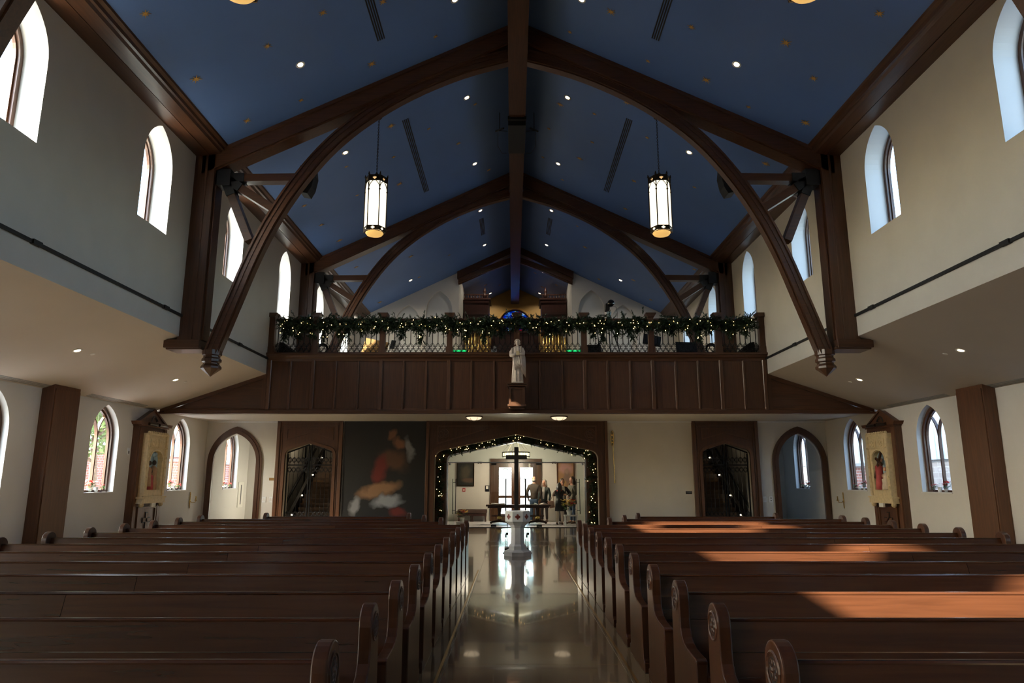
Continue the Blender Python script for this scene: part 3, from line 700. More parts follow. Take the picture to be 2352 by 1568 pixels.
# ================================================================== LOFT FRONT
t = thing('balcony_front', 'panelled dark oak front of the choir loft spanning the church', 'balcony', (0, YF, 3.8), kind='structure')
MB().box(-8.1, 8.1, YF+.03, YF+.14, 3.95, 5.6).build('backing', 'oak_x', t)
XP = [-8.05]+[-7.35+.735*i for i in range(20)]+[7.35, 8.05]; XP = sorted(set([round(x, 3) for x in XP]))
XP = [-8.02] + [-7.35+.735*i for i in range(21)] + [8.02]
pan = {}
for i in range(len(XP)-1):
    w = round(XP[i+1]-XP[i]-.075, 3)
    if w not in pan: pan[w] = MB().box(-w/2, w/2, 0, .012, 0, 1.54).data('panel')
    link('panel', pan[w], 'oak_z', t, (XP[i]/2+XP[i+1]/2, .012, .16))
st = MB().prism([(-.037, .05), (-.037, -.012), (-.022, -.03), (.022, -.03), (.037, -.012), (.037, .05)], 'z', 0, 1.6).data('stile'); stw = MB().prism([(-.062, .07), (-.062, -.03), (-.045, -.05), (.045, -.05), (.062, -.03), (.062, .07)], 'z', 0, 1.6).data('stile')
for i, x in enumerate(XP): link('stile', stw if (i % 3 == 2 or i in (0, len(XP)-1)) else st, 'oak_lit_z', t, (x, 0, .13))
c = MB(); c.prism([(YF-.16, 5.76), (YF+.4, 5.76), (YF+.4, 5.5), (YF-.02, 5.5), (YF-.04, 5.58), (YF-.10, 5.62), (YF-.12, 5.68), (YF-.16, 5.70)], 'x', -8.14, 8.14); c.build('cornice', 'oak_x', t)
c = MB(); c.prism([(YF-.05, 3.84), (YF+.14, 3.84), (YF+.14, 3.97), (YF-.01, 3.97), (YF-.02, 3.91), (YF-.05, 3.90)], 'x', -11.3, 11.3)
c.prism([(YF-.07, 3.80), (YF+.2, 3.80), (YF+.2, 3.85), (YF-.07, 3.85)], 'x', -AW+.02, AW-.02); c.build('base_moulding', 'oak_x', t)
MB().box(-AW, AW, YF+.14, YF+.20, 3.79, 3.86).build('soffit_edge', 'trim_white', t)  # white trim strip along the front edge of the soffit
zc = lambda x: 5.08-(abs(x)-NW)*.341
for s in (-1, 1):
    m1 = MB().prism([(s*8.1, 3.9), (s*11.2, 3.9), (s*8.1, zc(8.1)-.02)], 'y', YF+.03, YF+.14); m1.build('spandrel_panel', 'oak_x', t)
    m1 = MB().prism([(s*8.1, zc(8.12)+.02), (s*11.45, zc(11.45)+.02), (s*11.45, zc(11.45)-.1), (s*8.1, zc(8.12)-.13)], 'y', YF-.02, YF+.1); m1.build('raking_rail', 'oak_x', t)
    a, b_ = sorted((s*7.98, s*8.22)); MB().box(a, b_, YF-.03, YF+.12, 3.95, 5.62).build('end_post', 'oak_z', t)

# railing
R0 = thing('balcony_railing', 'wrought iron railing with oak newels along the loft edge', 'railing', (0, YF+.05, 5.76))
PX = [-8.03, -6.6, -4.4, -2.2, 0, 2.2, 4.4, 6.6, 8.03]
nw = MB().box(-.09, .09, -.09, .09, 0, 1.2).box(-.115, .115, -.115, .115, 0, .22); nw = nw.data('newel')
cap = MB().prism([(-.10,1.2),(.10,1.2),(.17,1.31),(.17,1.34),(-.17,1.34),(-.17,1.31)], 'y', -.17, .17).data('newel_cap')
for x in PX:
    n_ = link('newel', nw, 'oak_z', R0, (x, 0, 0)); link('newel_cap', cap, 'oak_x', n_)
bal = MB().box(-.011, .011, -.011, .011, .03, .10); 
for k in range(4):
    a0 = pi/4+k*pi/2-pi*.36
    cx_, cz_ = .042*cos(k*pi/2+pi/2), .20+.052*sin(k*pi/2+pi/2)
    bal.tube([(cx_+.042*cos(k*pi/2+pi/2-pi*.68+i*pi*1.36/7), 0, cz_+.042*sin(k*pi/2+pi/2-pi*.68+i*pi*1.36/7)) for i in range(8)], .010, 4)
bal.tube([(0,0,.10),(0,0,.115)], .012, 4)
bal.tube([(0,0,.29),(-.0,0,.32)], .012, 4)
for s in (-1, 1):
    bal.tube([(s*.088,0,.20),(s*.07,0,.28),(s*.02,0,.335),(0,0,.37)], .010, 4); bal.tube([(s*.088,0,.20),(s*.07,0,.13),(s*.02,0,.075),(0,0,.05)], .010, 4)
    bal.tube([(0,0,.92),(s*.03,0,.98),(s*.085,0,1.03),(s*.09,0,1.10)], .010, 4)
bal.box(-.011, .011, -.011, .011, .33, 1.10); bal = bal.data('baluster')
for a, b_ in zip(PX, PX[1:]):
    a2, b2 = a+.115, b_-.115; n = round((b2-a2)/.182)
    for i in range(n): link('baluster', bal, 'iron', R0, (a2+(i+.5)*(b2-a2)/n, 0, 0))
    MB().box(a2, b2, YF+.03, YF+.07, 5.785, 5.81).build('bottom_rail', 'iron', R0)
    MB().box(a2, b2, YF-.0, YF+.10, 6.86, 6.93).build('top_rail', 'oak_x', R0, bevel=.01)

# garland with fairy lights
def sprig(mb, rn, p, d, L, n=13):
    d = d.normalized(); a = d.orthogonal().normalized(); b_ = d.cross(a)
    for i in range(n):
        t_ = (i+.5)/n; q = p+d*(L*t_); an = rn.uniform(0, 2*pi); o_ = a*cos(an)+b_*sin(an); ln = (.035+L*.26)*(1-.35*t_)
        tip = q+(d*.9+o_).normalized()*ln; sd = d.cross(o_).normalized()*.017
        mb.add([q-sd, q+sd, tip], [(0,1,2)])
    e_ = p+d*L; mb.add([p-a*.007, p+a*.007, e_], [(0,1,2)]); mb.add([p-b_*.007, p+b_*.007, e_], [(0,1,2)])
rn = random.Random(11)
G = thing('garland', 'fir garland with warm fairy lights draped over the loft railing', 'garland', (0, YF, 6.8))
fo, bu = MB(), MB()
ico = [(0,0,1),(.89,0,.45),(.28,.85,.45),(-.72,.53,.45),(-.72,-.53,.45),(.28,-.85,.45),(.72,.53,-.45),(-.28,.85,-.45),(-.89,0,-.45),(-.28,-.85,-.45),(.72,-.53,-.45),(0,0,-1)]
icf = [(0,1,2),(0,2,3),(0,3,4),(0,4,5),(0,5,1),(1,6,2),(2,7,3),(3,8,4),(4,9,5),(5,10,1),(6,7,2),(7,8,3),(8,9,4),(9,10,5),(10,6,1),(6,11,7),(7,11,8),(8,11,9),(9,11,10),(10,11,6)]
def bulb(mb, p, r=.013): mb.add([(p[0]+x*r, p[1]+y*r, p[2]+z*r) for x,y,z in ico], icf)
for k in range(3000):
    x = rn.uniform(-7.72, 7.72); big = .6+.4*abs(sin(x*1.9))+ (.35 if abs(x) < 2.4 else 0)
    p = Vector((x, YF+.05+rn.gauss(0, .10), 6.86+rn.gauss(-.10, .085)))
    d = Vector((rn.uniform(-1, 1), rn.uniform(-.9, .35), rn.uniform(-.75, .85 if rn.random() < .4*big else .25)))
    sprig(fo, rn, p, d, rn.uniform(.18, .34), 16)
x = -7.62
while x < 7.65:
    L = rn.uniform(.22, .66); sw = rn.uniform(-.12, .12); n = int(L*60)
    for k in range(n):
        t_ = k/n; p = Vector((x+sw*t_+rn.gauss(0, .035), YF-.02+rn.gauss(0, .05), 6.82-L*t_))
        sprig(fo, rn, p, Vector((rn.uniform(-1, 1), rn.uniform(-.6, .3), -1.0)), rn.uniform(.18, .30)*(1.1-.4*t_), 15)
    for k in range(int(L*6)+1):
        bulb(bu, (x+sw*rn.random()+rn.gauss(0, .06), YF-.13+rn.gauss(0, .02), 6.80-L*rn.random()))
    x += rn.uniform(.26, .55)
for k in range(50): bulb(bu, (rn.uniform(-7.7, 7.7), YF-.15+rn.gauss(0, .02), 6.86+rn.gauss(-.1, .08)))
fo.build('foliage', 'fir', G)['kind'] = 'stuff'; bu.build('fairy_lights', 'bulb', G)['kind'] = 'stuff'

# statue and its bracket
pd = thing('pedestal', 'small panelled oak bracket on the loft front under the statue', 'pedestal', (0, YF-.2, 3.95))
MB().box(-.25, .25, YF-.48, YF+.02, 4.04, 4.62).build('body', 'oak_z', pd)
m1 = MB()
for a, b_ in (((-.25, -.18), (4.04, 4.62)), ((.18, .25), (4.04, 4.62)), ((-.18, .18), (4.04, 4.12)), ((-.18, .18), (4.54, 4.62))): m1.box(a[0], a[1], YF-.51, YF-.47, b_[0], b_[1])
m1.build('front_frame', 'oak_z', pd, bevel=.004)
MB().box(-.30, .30, YF-.54, YF+.0, 4.62, 4.67).box(-.27, .27, YF-.51, YF, 4.58, 4.63).box(-.32, .32, YF-.56, YF, 4.67, 4.72).build('cap', 'oak_x', pd, bevel=.006)
MB().box(-.29, .29, YF-.53, YF, 3.98, 4.05).box(-.25, .25, YF-.48, YF, 3.92, 3.98).build('base', 'oak_x', pd, bevel=.006)
sx, sy, sz = 0.02, YF-.28, 4.72
S = thing('statue', 'pale stone statue of a robed figure holding a book on the loft bracket', 'statue', (sx, sy, sz))
fold = lambda t_, h: 1+.13*sin(9*t_+2.2*h)*(1-.7*h)+.07*sin(17*t_+5*h)*(1-h)
rb_ = MB().lathe([(.17,.04),(.168,.15),(.160,.35),(.152,.55),(.150,.72),(.152,.85),(.160,.98),(.168,1.08),(.158,1.15),(.11,1.20),(.055,1.23)], 40, (sx,sy,sz), fold, .78)
rb_.build('robe', 'statue_stone', S, smooth=True)
hd = MB().ball((sx-.005, sy-.02, sz+1.345), .078, 14, 10, (.86, .98, 1.22)); hd.cyl((sx, sy, sz+1.2), (sx, sy-.01, sz+1.29), .045, .040, 10)
hd.ball((sx-.005, sy-.098, sz+1.335), .016, 6, 4, (.8, 1, 1.5))
for s in (-1, 1): hd.ball((sx-.005+s*.027, sy-.089, sz+1.355), .009, 6, 4); hd.ball((sx-.005+s*.068, sy-.015, sz+1.34), .018, 6, 4, (.5, 1, 1.4))
hd.ball((sx-.005, sy-.09, sz+1.30), .014, 6, 4, (1.4, .6, .5)); hd.build('head', 'statue_stone', S, smooth=True)
hr = MB().ball((sx-.005, sy+.012, sz+1.37), .088, 14, 8, (.98, .95, 1.05))
for i in range(11):
    a = pi*i/10; hr.ball((sx-.005+.078*cos(a), sy-.035, sz+1.36+.075*sin(a)), .022, 6, 4)
for s in (-1, 1): hr.ball((sx-.005+s*.078, sy-.0, sz+1.30), .026, 6, 4, (1, 1, 1.6))
hr.build('hair', 'statue_stone', S, smooth=True)
ar = MB()
ar.tube([(sx-.13,sy-.01,sz+1.15),(sx-.185,sy-.02,sz+1.02),(sx-.185,sy-.06,sz+.92),(sx-.13,sy-.13,sz+.90),(sx-.03,sy-.165,sz+.95)], [.06,.075,.08,.07,.035], 9)
ar.tube([(sx+.13,sy-.01,sz+1.15),(sx+.18,sy-.03,sz+1.02),(sx+.17,sy-.08,sz+.95),(sx+.10,sy-.15,sz+.94),(sx+.03,sy-.17,sz+.95)], [.06,.07,.075,.055,.032], 9)
ar.build('sleeves', 'statue_stone', S, smooth=True)
hn = MB()
for s in (-1, 1):
    hn.ball((sx+s*.03, sy-.175, sz+.952), .03, 8, 5, (1.2, .7, 1))
    for k in range(4): hn.tube([(sx+s*.02-s*.01*k, sy-.185, sz+.945+.012*k), (sx-s*.015-s*.008*k, sy-.192, sz+.945+.012*k)], .007, 5)
    hn.tube([(sx+s*.03, sy-.18, sz+.975), (sx+s*.012, sy-.19, sz+.99)], .008, 5)
hn.build('hands', 'statue_stone', S, smooth=True)
MB().box(sx-.045, sx+.06, sy-.20, sy-.165, sz+.90, sz+1.03).build('book', 'relief_stone', S, bevel=.004)
dr = MB()
for k in range(6):
    x = sx+.10+.022*k; dr.tube([(x-.02, sy-.10+.02*k, sz+1.14-.02*k), (x+.02, sy-.13+.025*k, sz+.85), (x+.035, sy-.13+.025*k, sz+.55), (x+.045, sy-.12+.025*k, sz+.36-.03*k)], [.022,.026,.024,.012], 7)
for k in range(7):
    x0 = sx-.13+.03*k; dr.tube([(x0, sy-.125, sz+.86), (x0+.02, sy-.15, sz+.65), (x0+.05+.01*k, sy-.145, sz+.42+.02*k)], [.012,.02,.012], 6)
dr.build('mantle_folds', 'statue_stone', S, smooth=True)
MB().ball((sx+.115, sy-.09, sz+1.13), .028, 8, 8, (1, 1, 3.2)).build('scroll', 'statue_stone', S, smooth=True)
MB().box(sx-.17, sx+.17, sy-.15, sy+.15, sz, sz+.05).build('plinth', 'statue_stone', S, bevel=.008)

# ================================================================== PEWS
def seatend(mb, xa, xb):
    P = [(-.60,0),(-.60,.085),(-.545,.095),(-.535,.115),(-.52,.525),(-.525,.548),(-.50,.56),(-.40,.563),(-.28,.572),(-.20,.590),(-.145,.620),(-.115,.67),(-.105,.74),(-.105,.82)]
    for i in range(13):
        a = pi-pi*i/12; P.append((.012+.117*cos(a), .865+.117*sin(a)))
    P += [(.135,.80),(.14,.5),(.15,.115),(.16,.095),(.20,.085),(.20,0)]
    mb.prism(P, 'x', xa, xb)
ROS = {}
def rosette(sx_):
    if sx_ in ROS: return ROS[sx_]
    m1 = MB(); ring = lambda r, n=20: [(0, .012+r*cos(2*pi*i/n), .852+r*sin(2*pi*i/n)) for i in range(n)]
    m1.tube(ring(.078), .009, 5, True); m1.tube(ring(.060), .006, 4, True); m1.ball((0, .012, .852), .014, 6, 4)
    for k in range(6):
        a = k*pi/3; m1.tube([(0, .012+.032*cos(a)+.016*cos(2*pi*i/8), .852+.032*sin(a)+.016*sin(2*pi*i/8)) for i in range(8)], .007, 4, True)
    ROS[sx_] = m1.data('rosette'); return ROS[sx_]
dsc = MB().prism([(.012+.058*cos(2*pi*i/20), .852+.058*sin(2*pi*i/20)) for i in range(20)], 'x', -.004, .004).data('rosette_shade')  # dark disc on the flat end, its colour stands in for recess shade
PC = {}
def pewparts(L):
    if L in PC: return PC[L]
    d = {}; h = L/2; q = .075
    def y(z): return -.14+(z-.43)/.46*.14          # raked back
    def plank(xa, xb, za, zb): return MB().prism([(y(za),za),(y(zb),zb),(y(zb)+.028,zb),(y(za)+.028,za)], 'x', xa, xb)
    k = h*.16
    for nme, xa, xb, za, zb in (('u0', -h+q, k, .722, .878), ('u1', k+.004, h-q, .722, .878), ('l0', -h+q, h-q, .43, .716)): d[nme] = plank(xa, xb, za, zb).data('back_plank')
    cap = [(-.0055,.8785),(-.006,.886),(-.001,.894),(.006,.898),(.020,.898),(.027,.894),(.032,.886),(.032,.8785)]
    d['cap'] = MB().prism(cap, 'x', -h+q, h-q).data('top_rail')
    d['seat'] = MB().prism([(-.56,.43),(-.57,.44),(-.565,.455),(-.54,.462),(-.14,.445),(-.14,.42),(-.54,.425)], 'x', -h+q, h-q).data('seat')
    d['rack'] = MB().box(-h+.25, h-.25, .0, .11, .55, .565).box(-h+.25, h-.25, .10, .115, .55, .66).data('book_rack')
    d['kneel'] = MB().box(-h+.3, h-.3, .02, .17, .09, .13).data('kneeler')
    e0 = MB(); seatend(e0, -h, -h+q); d['e0'] = e0.data('pew_end'); e1 = MB(); seatend(e1, h-q, h); d['e1'] = e1.data('pew_end')
    PC[L] = d; return d
def pew(xa, xb, y, label):
    L = round(xb-xa, 3); d = pewparts(L); t = thing('pew', label, 'pew', ((xa+xb)/2, y, 0), 'oak pews')
    for k in ('u0', 'u1', 'l0'): link('back_plank', d[k], 'pew_x', t)
    link('top_rail', d['cap'], 'pew_x', t); link('seat', d['seat'], 'pew_x', t); link('book_rack', d['rack'], 'pew_x', t); link('kneeler', d['kneel'], 'bench_fabric', t)
    for k, s in (('e0', -1), ('e1', 1)):
        e_ = link('pew_end', d[k], 'pew_z', t)
        if not e_.modifiers:
            md = e_.modifiers.new('bevel', 'BEVEL'); md.width = .008; md.segments = 2; md.limit_method = 'ANGLE'; md.angle_limit = radians(50)
        link('rosette_shade', dsc, 'ebony', e_, (s*L/2, 0, 0)); link('rosette', rosette(0), 'pew_z', e_, (s*L/2, 0, 0))
    return t
rows = [3.38+.98*n for n in range(14)]
for n, y in enumerate(rows):
    for side, s in (('left', -1), ('right', 1)):
        ai = {11: 1.52, 12: 1.98, 13: 2.44}.get(n, .95); ou = {13: 5.75}.get(n, 6.80)
        if s > 0: ai = {11: 1.75, 12: 2.2, 13: 2.66}.get(n, 1.06); ou += .10 if n < 13 else .1
        xa, xb = (-ou, -ai) if s < 0 else (ai, ou)
        pew(xa, xb, y, f'dark oak pew {side} of the centre aisle, {order(n)} row from the camera' + (', the shortest one' if n == 13 else ''))

# ================================================================== CEILING FITTINGS
def star(r, n=8):
    P = []
    for i in range(2*n):
        q = r if i % 4 == 0 else (r*.8 if i % 2 == 0 else r*.27); a = pi*i/n; P.append((q*cos(a), q*sin(a)))
    return MB().prism(P, 'z', -.004, .004).data('star')
STM = {k: star(v) for k, v in (('b', .135), ('m', .105), ('s', .075))}
STARS = [(-6.94,11.38,'m'),(-6.95,13.5,'b'),(-5.43,13.41,'m'),(-4.19,13.12,'m'),(-5.37,15.63,'s'),(-6.63,15.54,'m'),(-6.76,20.73,'m'),(-6.7,22.5,'m'),(-3.61,15.4,'b'),(-2.05,15.39,'s'),(2.17,14.39,'b'),(1.32,15.71,'s'),(3.24,15.56,'s'),(-3.65,18.41,'b'),(-1.92,21.08,'m'),(-.96,17.63,'s'),(1.3,19.18,'b'),(2.3,18.89,'s'),(3.05,17.63,'b'),(1.05,20.88,'s'),(2.42,20.54,'s'),(2.15,21.95,'b'),(.95,23.02,'s'),(1.72,24.11,'s'),(3.96,21.85,'m'),(3.85,18.93,'s'),(4.04,24.19,'m'),(-3.99,22.05,'b'),(-5.18,19.53,'s'),(-5.29,21.55,'s'),(-1.02,23.98,'m'),(-2.69,19.43,'s'),(-3.87,20.16,'s'),(-3.0,13.52,'m'),(-1.27,19.19,'s'),(.89,17.59,'s'),(3.87,13.82,'m'),(5.66,13.15,'b'),(6.74,11.52,'m'),(6.5,13.83,'m'),(4.6,15.35,'b'),(5.71,15.68,'s'),(6.95,15.38,'b'),(6.82,17.71,'b'),(5.63,20.56,'s'),(-6.52,24.3,'b'),(-6.6,27.44,'m'),(-4.59,28.95,'b'),(-4.63,32.03,'m'),(-6.68,33.04,'b'),(3.13,29.77,'b'),(4.15,33.16,'m'),(5.5,31.14,'b'),(6.6,30.45,'s'),(6.6,32.74,'m'),(7.2,26.85,'m'),(-1.0,36.2,'m'),(1.1,36.9,'m'),(-1.7,38.3,'b'),(1.6,38.9,'b'),(-.9,39.6,'m'),(-2.3,35.5,'m'),(2.3,37.3,'m'),(-2.4,27.2,'s'),(2.6,27.8,'s'),(-3.1,30.9,'s')]
rs = random.Random(5)
for x, y, k in STARS:
    o = link('star', STM[k], 'gold_paint', CEIL_L if x < 0 else CEIL_R, (x, y, roof(x)-.010)); s = 1 if x > 0 else -1
    o.rotation_euler = (0, s*math.atan(RS), 0); o.rotation_mode = 'XYZ'
    o.rotation_euler = (Matrix.Rotation(s*math.atan(RS), 3, 'Y') @ Matrix.Rotation(rs.uniform(0, pi/4), 3, 'Z')).to_euler()

def downlight(x, y, z, tilt, label, group, r=.085, fine=True):
    """recessed can: trim ring, glowing lamp up inside the can"""
    t = thing('downlight', label, 'ceiling light', (x, y, z), group); t.rotation_euler = (0, tilt, 0)
    if z < 6 or y > 26:
        lo = bpy.data.objects.new('downlight_spot', SPOT[0 if z > 6 else 1]); COL.objects.link(lo); lo.parent = t; lo.location = (0, 0, -.03); lo.rotation_euler = (0, -tilt, 0)
    link('trim_ring', DLM['ring'], 'trim_white', t); link('can', DLM['can'], 'steel', t); link('lamp', DLM['lamp'], 'lamp_warm', t)
    return t
DLM = {}; SPOT = []
for pw_ in (95, 28):
    L = bpy.data.lights.new('downlight_spot', 'SPOT'); L.energy = pw_; L.color = (1, .88, .70); L.spot_size = radians(150); L.spot_blend = .6; L.shadow_soft_size = .06; SPOT.append(L)
DLM['ring'] = MB().lathe([(.085,-.010),(.108,-.010),(.110,.0),(.085,.002)], 20, caps=False).data('trim_ring', True)
k = MB(); n = 20
k.v = [(.086*cos(2*pi*i/n), .086*sin(2*pi*i/n), -.004) for i in range(n)]+[(.06*cos(2*pi*i/n), .06*sin(2*pi*i/n), -.0008) for i in range(n)]
k.f = [(i,(i+1)%n,n+(i+1)%n,n+i) for i in range(n)]; DLM['can'] = k.data('can', True)
k = MB().lathe([(.001,-.007),(.05,-.010),(.066,-.007),(.068,-.003)], 20); DLM['lamp'] = k.data('lamp', True)
ta = math.atan(RS)
for s, side in ((-1, 'left'), (1, 'right')):
    for i, y in enumerate((14.4, 18.66, 23.02, 27.4, 31.73, 36.15, 40.5)):
        downlight(s*1.49, y, roof(1.49), s*ta, f'recessed downlight beside the ridge on the {side} blue slope, {order(i)} from the camera', 'ridge downlights')
    for i, y in enumerate((14.4, 18.77, 23.1, 27.4, 31.95)):
        downlight(s*5.03, y, roof(5.03), s*ta, f'recessed downlight low on the {side} blue slope, {order(i)} from the camera', 'lower downlights')
    for i, y in enumerate((15.05, 19.6, 10.6)):
        downlight(s*9.77, y, 5.08-(9.77-NW)*.341, s*math.atan(.341), f'recessed downlight in the cream {side} aisle ceiling, ' + ('in front of the truss foot', 'between the truss foot and the loft', 'nearest the camera, out of view')[i], 'aisle downlights')
        m1 = MB().lathe([(.055,0),(.05,-.012),(.001,-.014)], 14, (0,0,0))
        o = m1.build('smoke_detector', 'trim_white'); x = s*9.73; o.location = (x, y+.5, 5.08-(abs(x)-NW)*.341-.001); o.rotation_euler = (0, s*math.atan(.341), 0)
        tag(o, f'flush white sensor disc beyond the {side} aisle downlight ' + ('in front of the truss foot', 'between truss and loft', 'out of view')[i], 'sensor')
    # linear slot diffusers in the blue slopes
    for i, (xc, ya, yb_, w_) in enumerate(((3.25, 9.5, 14.7, .10), (3.25, 18.4, 23.5, .10), (1.49, 28.3, 30.3, .10), (1.49, 26.4, 27.1, .10))):
        t = thing('ceiling_vent', f'black linear slot vent in the {side} blue slope, ' + ('cut by the picture top', 'long, between the two trusses', 'short, near the ridge', 'tiny, near the ridge')[i], 'vent', (s*xc, (ya+yb_)/2, roof(xc)))
        t.rotation_euler = (0, s*ta, 0)
        for j in range(4):
            x = (j-1.5)*.055; link('slot', MB().box(x-.016, x+.016, -(yb_-ya)/2, (yb_-ya)/2, -.006, .002).data('slot'), 'black', t)

# lanterns on chains
def lantern(x, y, label):
    zb, zt, ztop = 7.86, 9.28, 11.0; R = .29
    t = thing('lantern', label, 'lantern', (x, y, ztop), 'gothic lanterns')
    hexv = lambda r, k, z: (x+r*cos(k*pi/3), y+r*sin(k*pi/3), z)
    for k in range(6):
        a, b_ = Vector(hexv(R*.93, k, 0)), Vector(hexv(R*.93, k+1, 0))
        MB().add([(a.x,a.y,zb+.10),(b_.x,b_.y,zb+.10),(b_.x,b_.y,zt-.10),(a.x,a.y,zt-.10)], [(0,1,2,3)]).build('glass_panel', 'lantern_glow', t)
    fr = MB()
    for k in range(6):
        fr.tube([hexv(R*.965, k, zb), hexv(R*.965, k, zt+.04)], .014, 6); fr.tube([hexv(R*.965, k, zt+.04), hexv(R*1.0, k, zt+.12)], [.03, .003], 5)
        fr.ball(hexv(R*.965, k, zt-.36), .028, 6, 4)
        a, b_ = Vector(hexv(R*.965, k, 0)), Vector(hexv(R*.965, k+1, 0)); P = arc_pointed(.5, 0, 1, 6)
        fr.tube([tuple(a+(b_-a)*(.5+u))[:2]+(zt-.36+.26*v_,) for u, v_ in P], .010, 4)
    fr.build('mullions', 'bronze', t)
    # crown and base bands pierced by quatrefoils: solid segments around a hole
    for nme, z0, z1 in (('crown_band', zt-.13, zt+.03), ('base_band', zb-.02, zb+.10)):
        bd = MB()
        for k in range(6):
            a, b_ = Vector(hexv(R*.96, k, 0)), Vector(hexv(R*.96, k+1, 0)); a2, b2 = Vector(hexv(R*1.0, k, 0)), Vector(hexv(R*1.0, k+1, 0))
            for u0, u1, v0, v1 in ((0,.34,0,1),(.66,1,0,1),(.34,.66,0,.22),(.34,.66,.78,1),(.34,.43,.22,.40),(.57,.66,.22,.40),(.34,.43,.60,.78),(.57,.66,.60,.78)):
                zA, zB = z0+(z1-z0)*v0, z0+(z1-z0)*v1; p = [a+(b_-a)*u0, a+(b_-a)*u1, a2+(b2-a2)*u1, a2+(b2-a2)*u0]
                bd.add([(q.x,q.y,zA) for q in p]+[(q.x,q.y,zB) for q in p], [(0,3,2,1),(4,5,6,7),(0,1,5,4),(1,2,6,5),(2,3,7,6),(3,0,4,7)])
        bd.build(nme, 'bronze', t)
    MB().lathe([(R*.92, zt-.02),(R*.86, zt+.04),(.12, zt+.09),(.05, zt+.14),(.03, zt+.17)], 6, (x,y,0)).build('roof', 'bronze', t)
    MB().lathe([(R*.95, zb-.02),(R*.80, zb-.03),(R*.80, zb-.02)], 6, (x,y,0)).build('base_ring', 'bronze', t)
    MB().lathe([(.001, zb-.115),(.09, zb-.112),(.19, zb-.085),(.225, zb-.04),(.22, zb-.02)], 28, (x,y,0), lambda a, h: 1+.025*sin(14*a)).build('bottom_bowl', 'lantern_base', t, smooth=True)
    ch = MB(); z = zt+.18
    i = 0
    while z < ztop-.05:
        n = 8; a = (i % 2)*pi/2
        ch.tube([(x+.017*cos(2*pi*j/n)*cos(a), y+.017*cos(2*pi*j/n)*sin(a), z+.032*sin(2*pi*j/n)) for j in range(n)], .006, 4, True); z += .048; i += 1
    ch.build('chain', 'bronze', t)
    MB().lathe([(.075, ztop+.1),(.075, ztop-.0),(.05, ztop-.03),(.012, ztop-.05)], 16, (x,y,0)).build('canopy', 'bronze', t)
    L = bpy.data.lights.new('lantern_light', 'POINT'); L.energy = 45; L.color = (1, .82, .6); L.shadow_soft_size = .2
    lo = bpy.data.objects.new('lantern_light', L); COL.objects.link(lo); lo.parent = t; lo.location = (0, 0, 8.5-ztop); 
lantern(-3.63, 16.62, 'glowing gothic hexagonal lantern hanging on a chain left of the ridge'); lantern(3.63, 16.62, 'glowing gothic hexagonal lantern hanging on a chain right of the ridge')
lantern(-3.63, 7.78, 'lantern at the top picture edge left of the ridge, only its gold bowl showing'); lantern(3.63, 7.78, 'lantern at the top picture edge right of the ridge, only its gold bowl showing')

# black loudspeakers behind the braces; projector box under the ridge
for s, side in ((-1, 'left'), (1, 'right')):
    t = thing('loudspeaker', f'black hanging loudspeaker behind the {side} brace of the nearest truss', 'speaker', (s*5.65, 17.6, 9.9))
    m1 = MB().prism([(s*5.86,10.02),(s*5.50,10.05),(s*5.46,9.75),(s*5.52,9.42),(s*5.62,9.22),(s*5.82,9.26),(s*5.93,9.4)], 'y', 17.35, 17.75); m1.build('cabinet', 'black', t, bevel=.01)
    MB().prism([(s*5.80,9.98),(s*5.56,9.98),(s*5.53,9.75),(s*5.58,9.5),(s*5.80,9.5)], 'y', 17.335, 17.352).build('grille', 'black_gloss', t)
    MB().box(s*5.7-.025, s*5.7+.025, 17.5, 17.6, 10.0, 10.12).build('bracket', 'iron', t)
t = thing('projector_box', 'black equipment box strapped under the ridge beam', 'equipment', (0, 20.2, 12.3))
MB().box(-.27, .27, 19.35, 21.2, 12.28, 12.46).build('case', 'black', t, bevel=.01); MB().box(-.28, .28, 19.12, 19.22, 12.36, 12.47).build('strap', 'iron', t)
for s, side in ((-1, 'left'), (1, 'right')):
    t = thing('ceiling_microphone', f'small black microphone bracket {side} of the ridge beam equipment box', 'microphone', (s*.55, 20.3, roof(.55)))
    MB().cyl((s*.3, 20.3, 12.6), (s*.55, 20.3, 12.62), .012, n=6).cyl((s*.42, 20.22, 12.66), (s*.68, 20.42, 12.66), .03, n=8).cyl((s*.55, 20.3, 12.6), (s*.55, 20.3, roof(.55)), .012, n=6).build('arm', 'black', t)
    MB().tube([(s*.60, 20.35, 12.6), (s*.62, 21.0, 12.45), (s*.5, 22.0, 12.7), (s*.36, 23.0, 13.2)], .008, 5).build('cable', 'cable', t)

# dome lights under the loft
for s, side in ((-1, 'left'), (1, 'right')):
    t = thing('dome_light', f'shallow glowing dome light under the loft, {side} of the centre', 'ceiling light', (s*1.47, 24.0, 3.88), 'soffit domes')
    MB().lathe([(.30, .0),(.30, -.035),(.27, -.045)], 28, (s*1.47, 24.0, 3.88)).build('rim', 'bronze', t)
    MB().lathe([(.27, -.04),(.24, -.085),(.17, -.12),(.08, -.138),(.001, -.142)], 28, (s*1.47, 24.0, 3.88)).build('glass', 'dome_glow', t, smooth=True)
    m1 = MB()
    for k in range(3):
        a = k*pi/3; m1.tube([(s*1.47+.275*cos(a)*c_, 24.0+.275*sin(a)*c_, 3.88-.145*sqrt(max(0, 1-c_*c_))-.035*(abs(c_)<.99)) for c_ in [i/6-1 for i in range(13)]], .007, 4)
    m1.build('ribs', 'bronze', t)

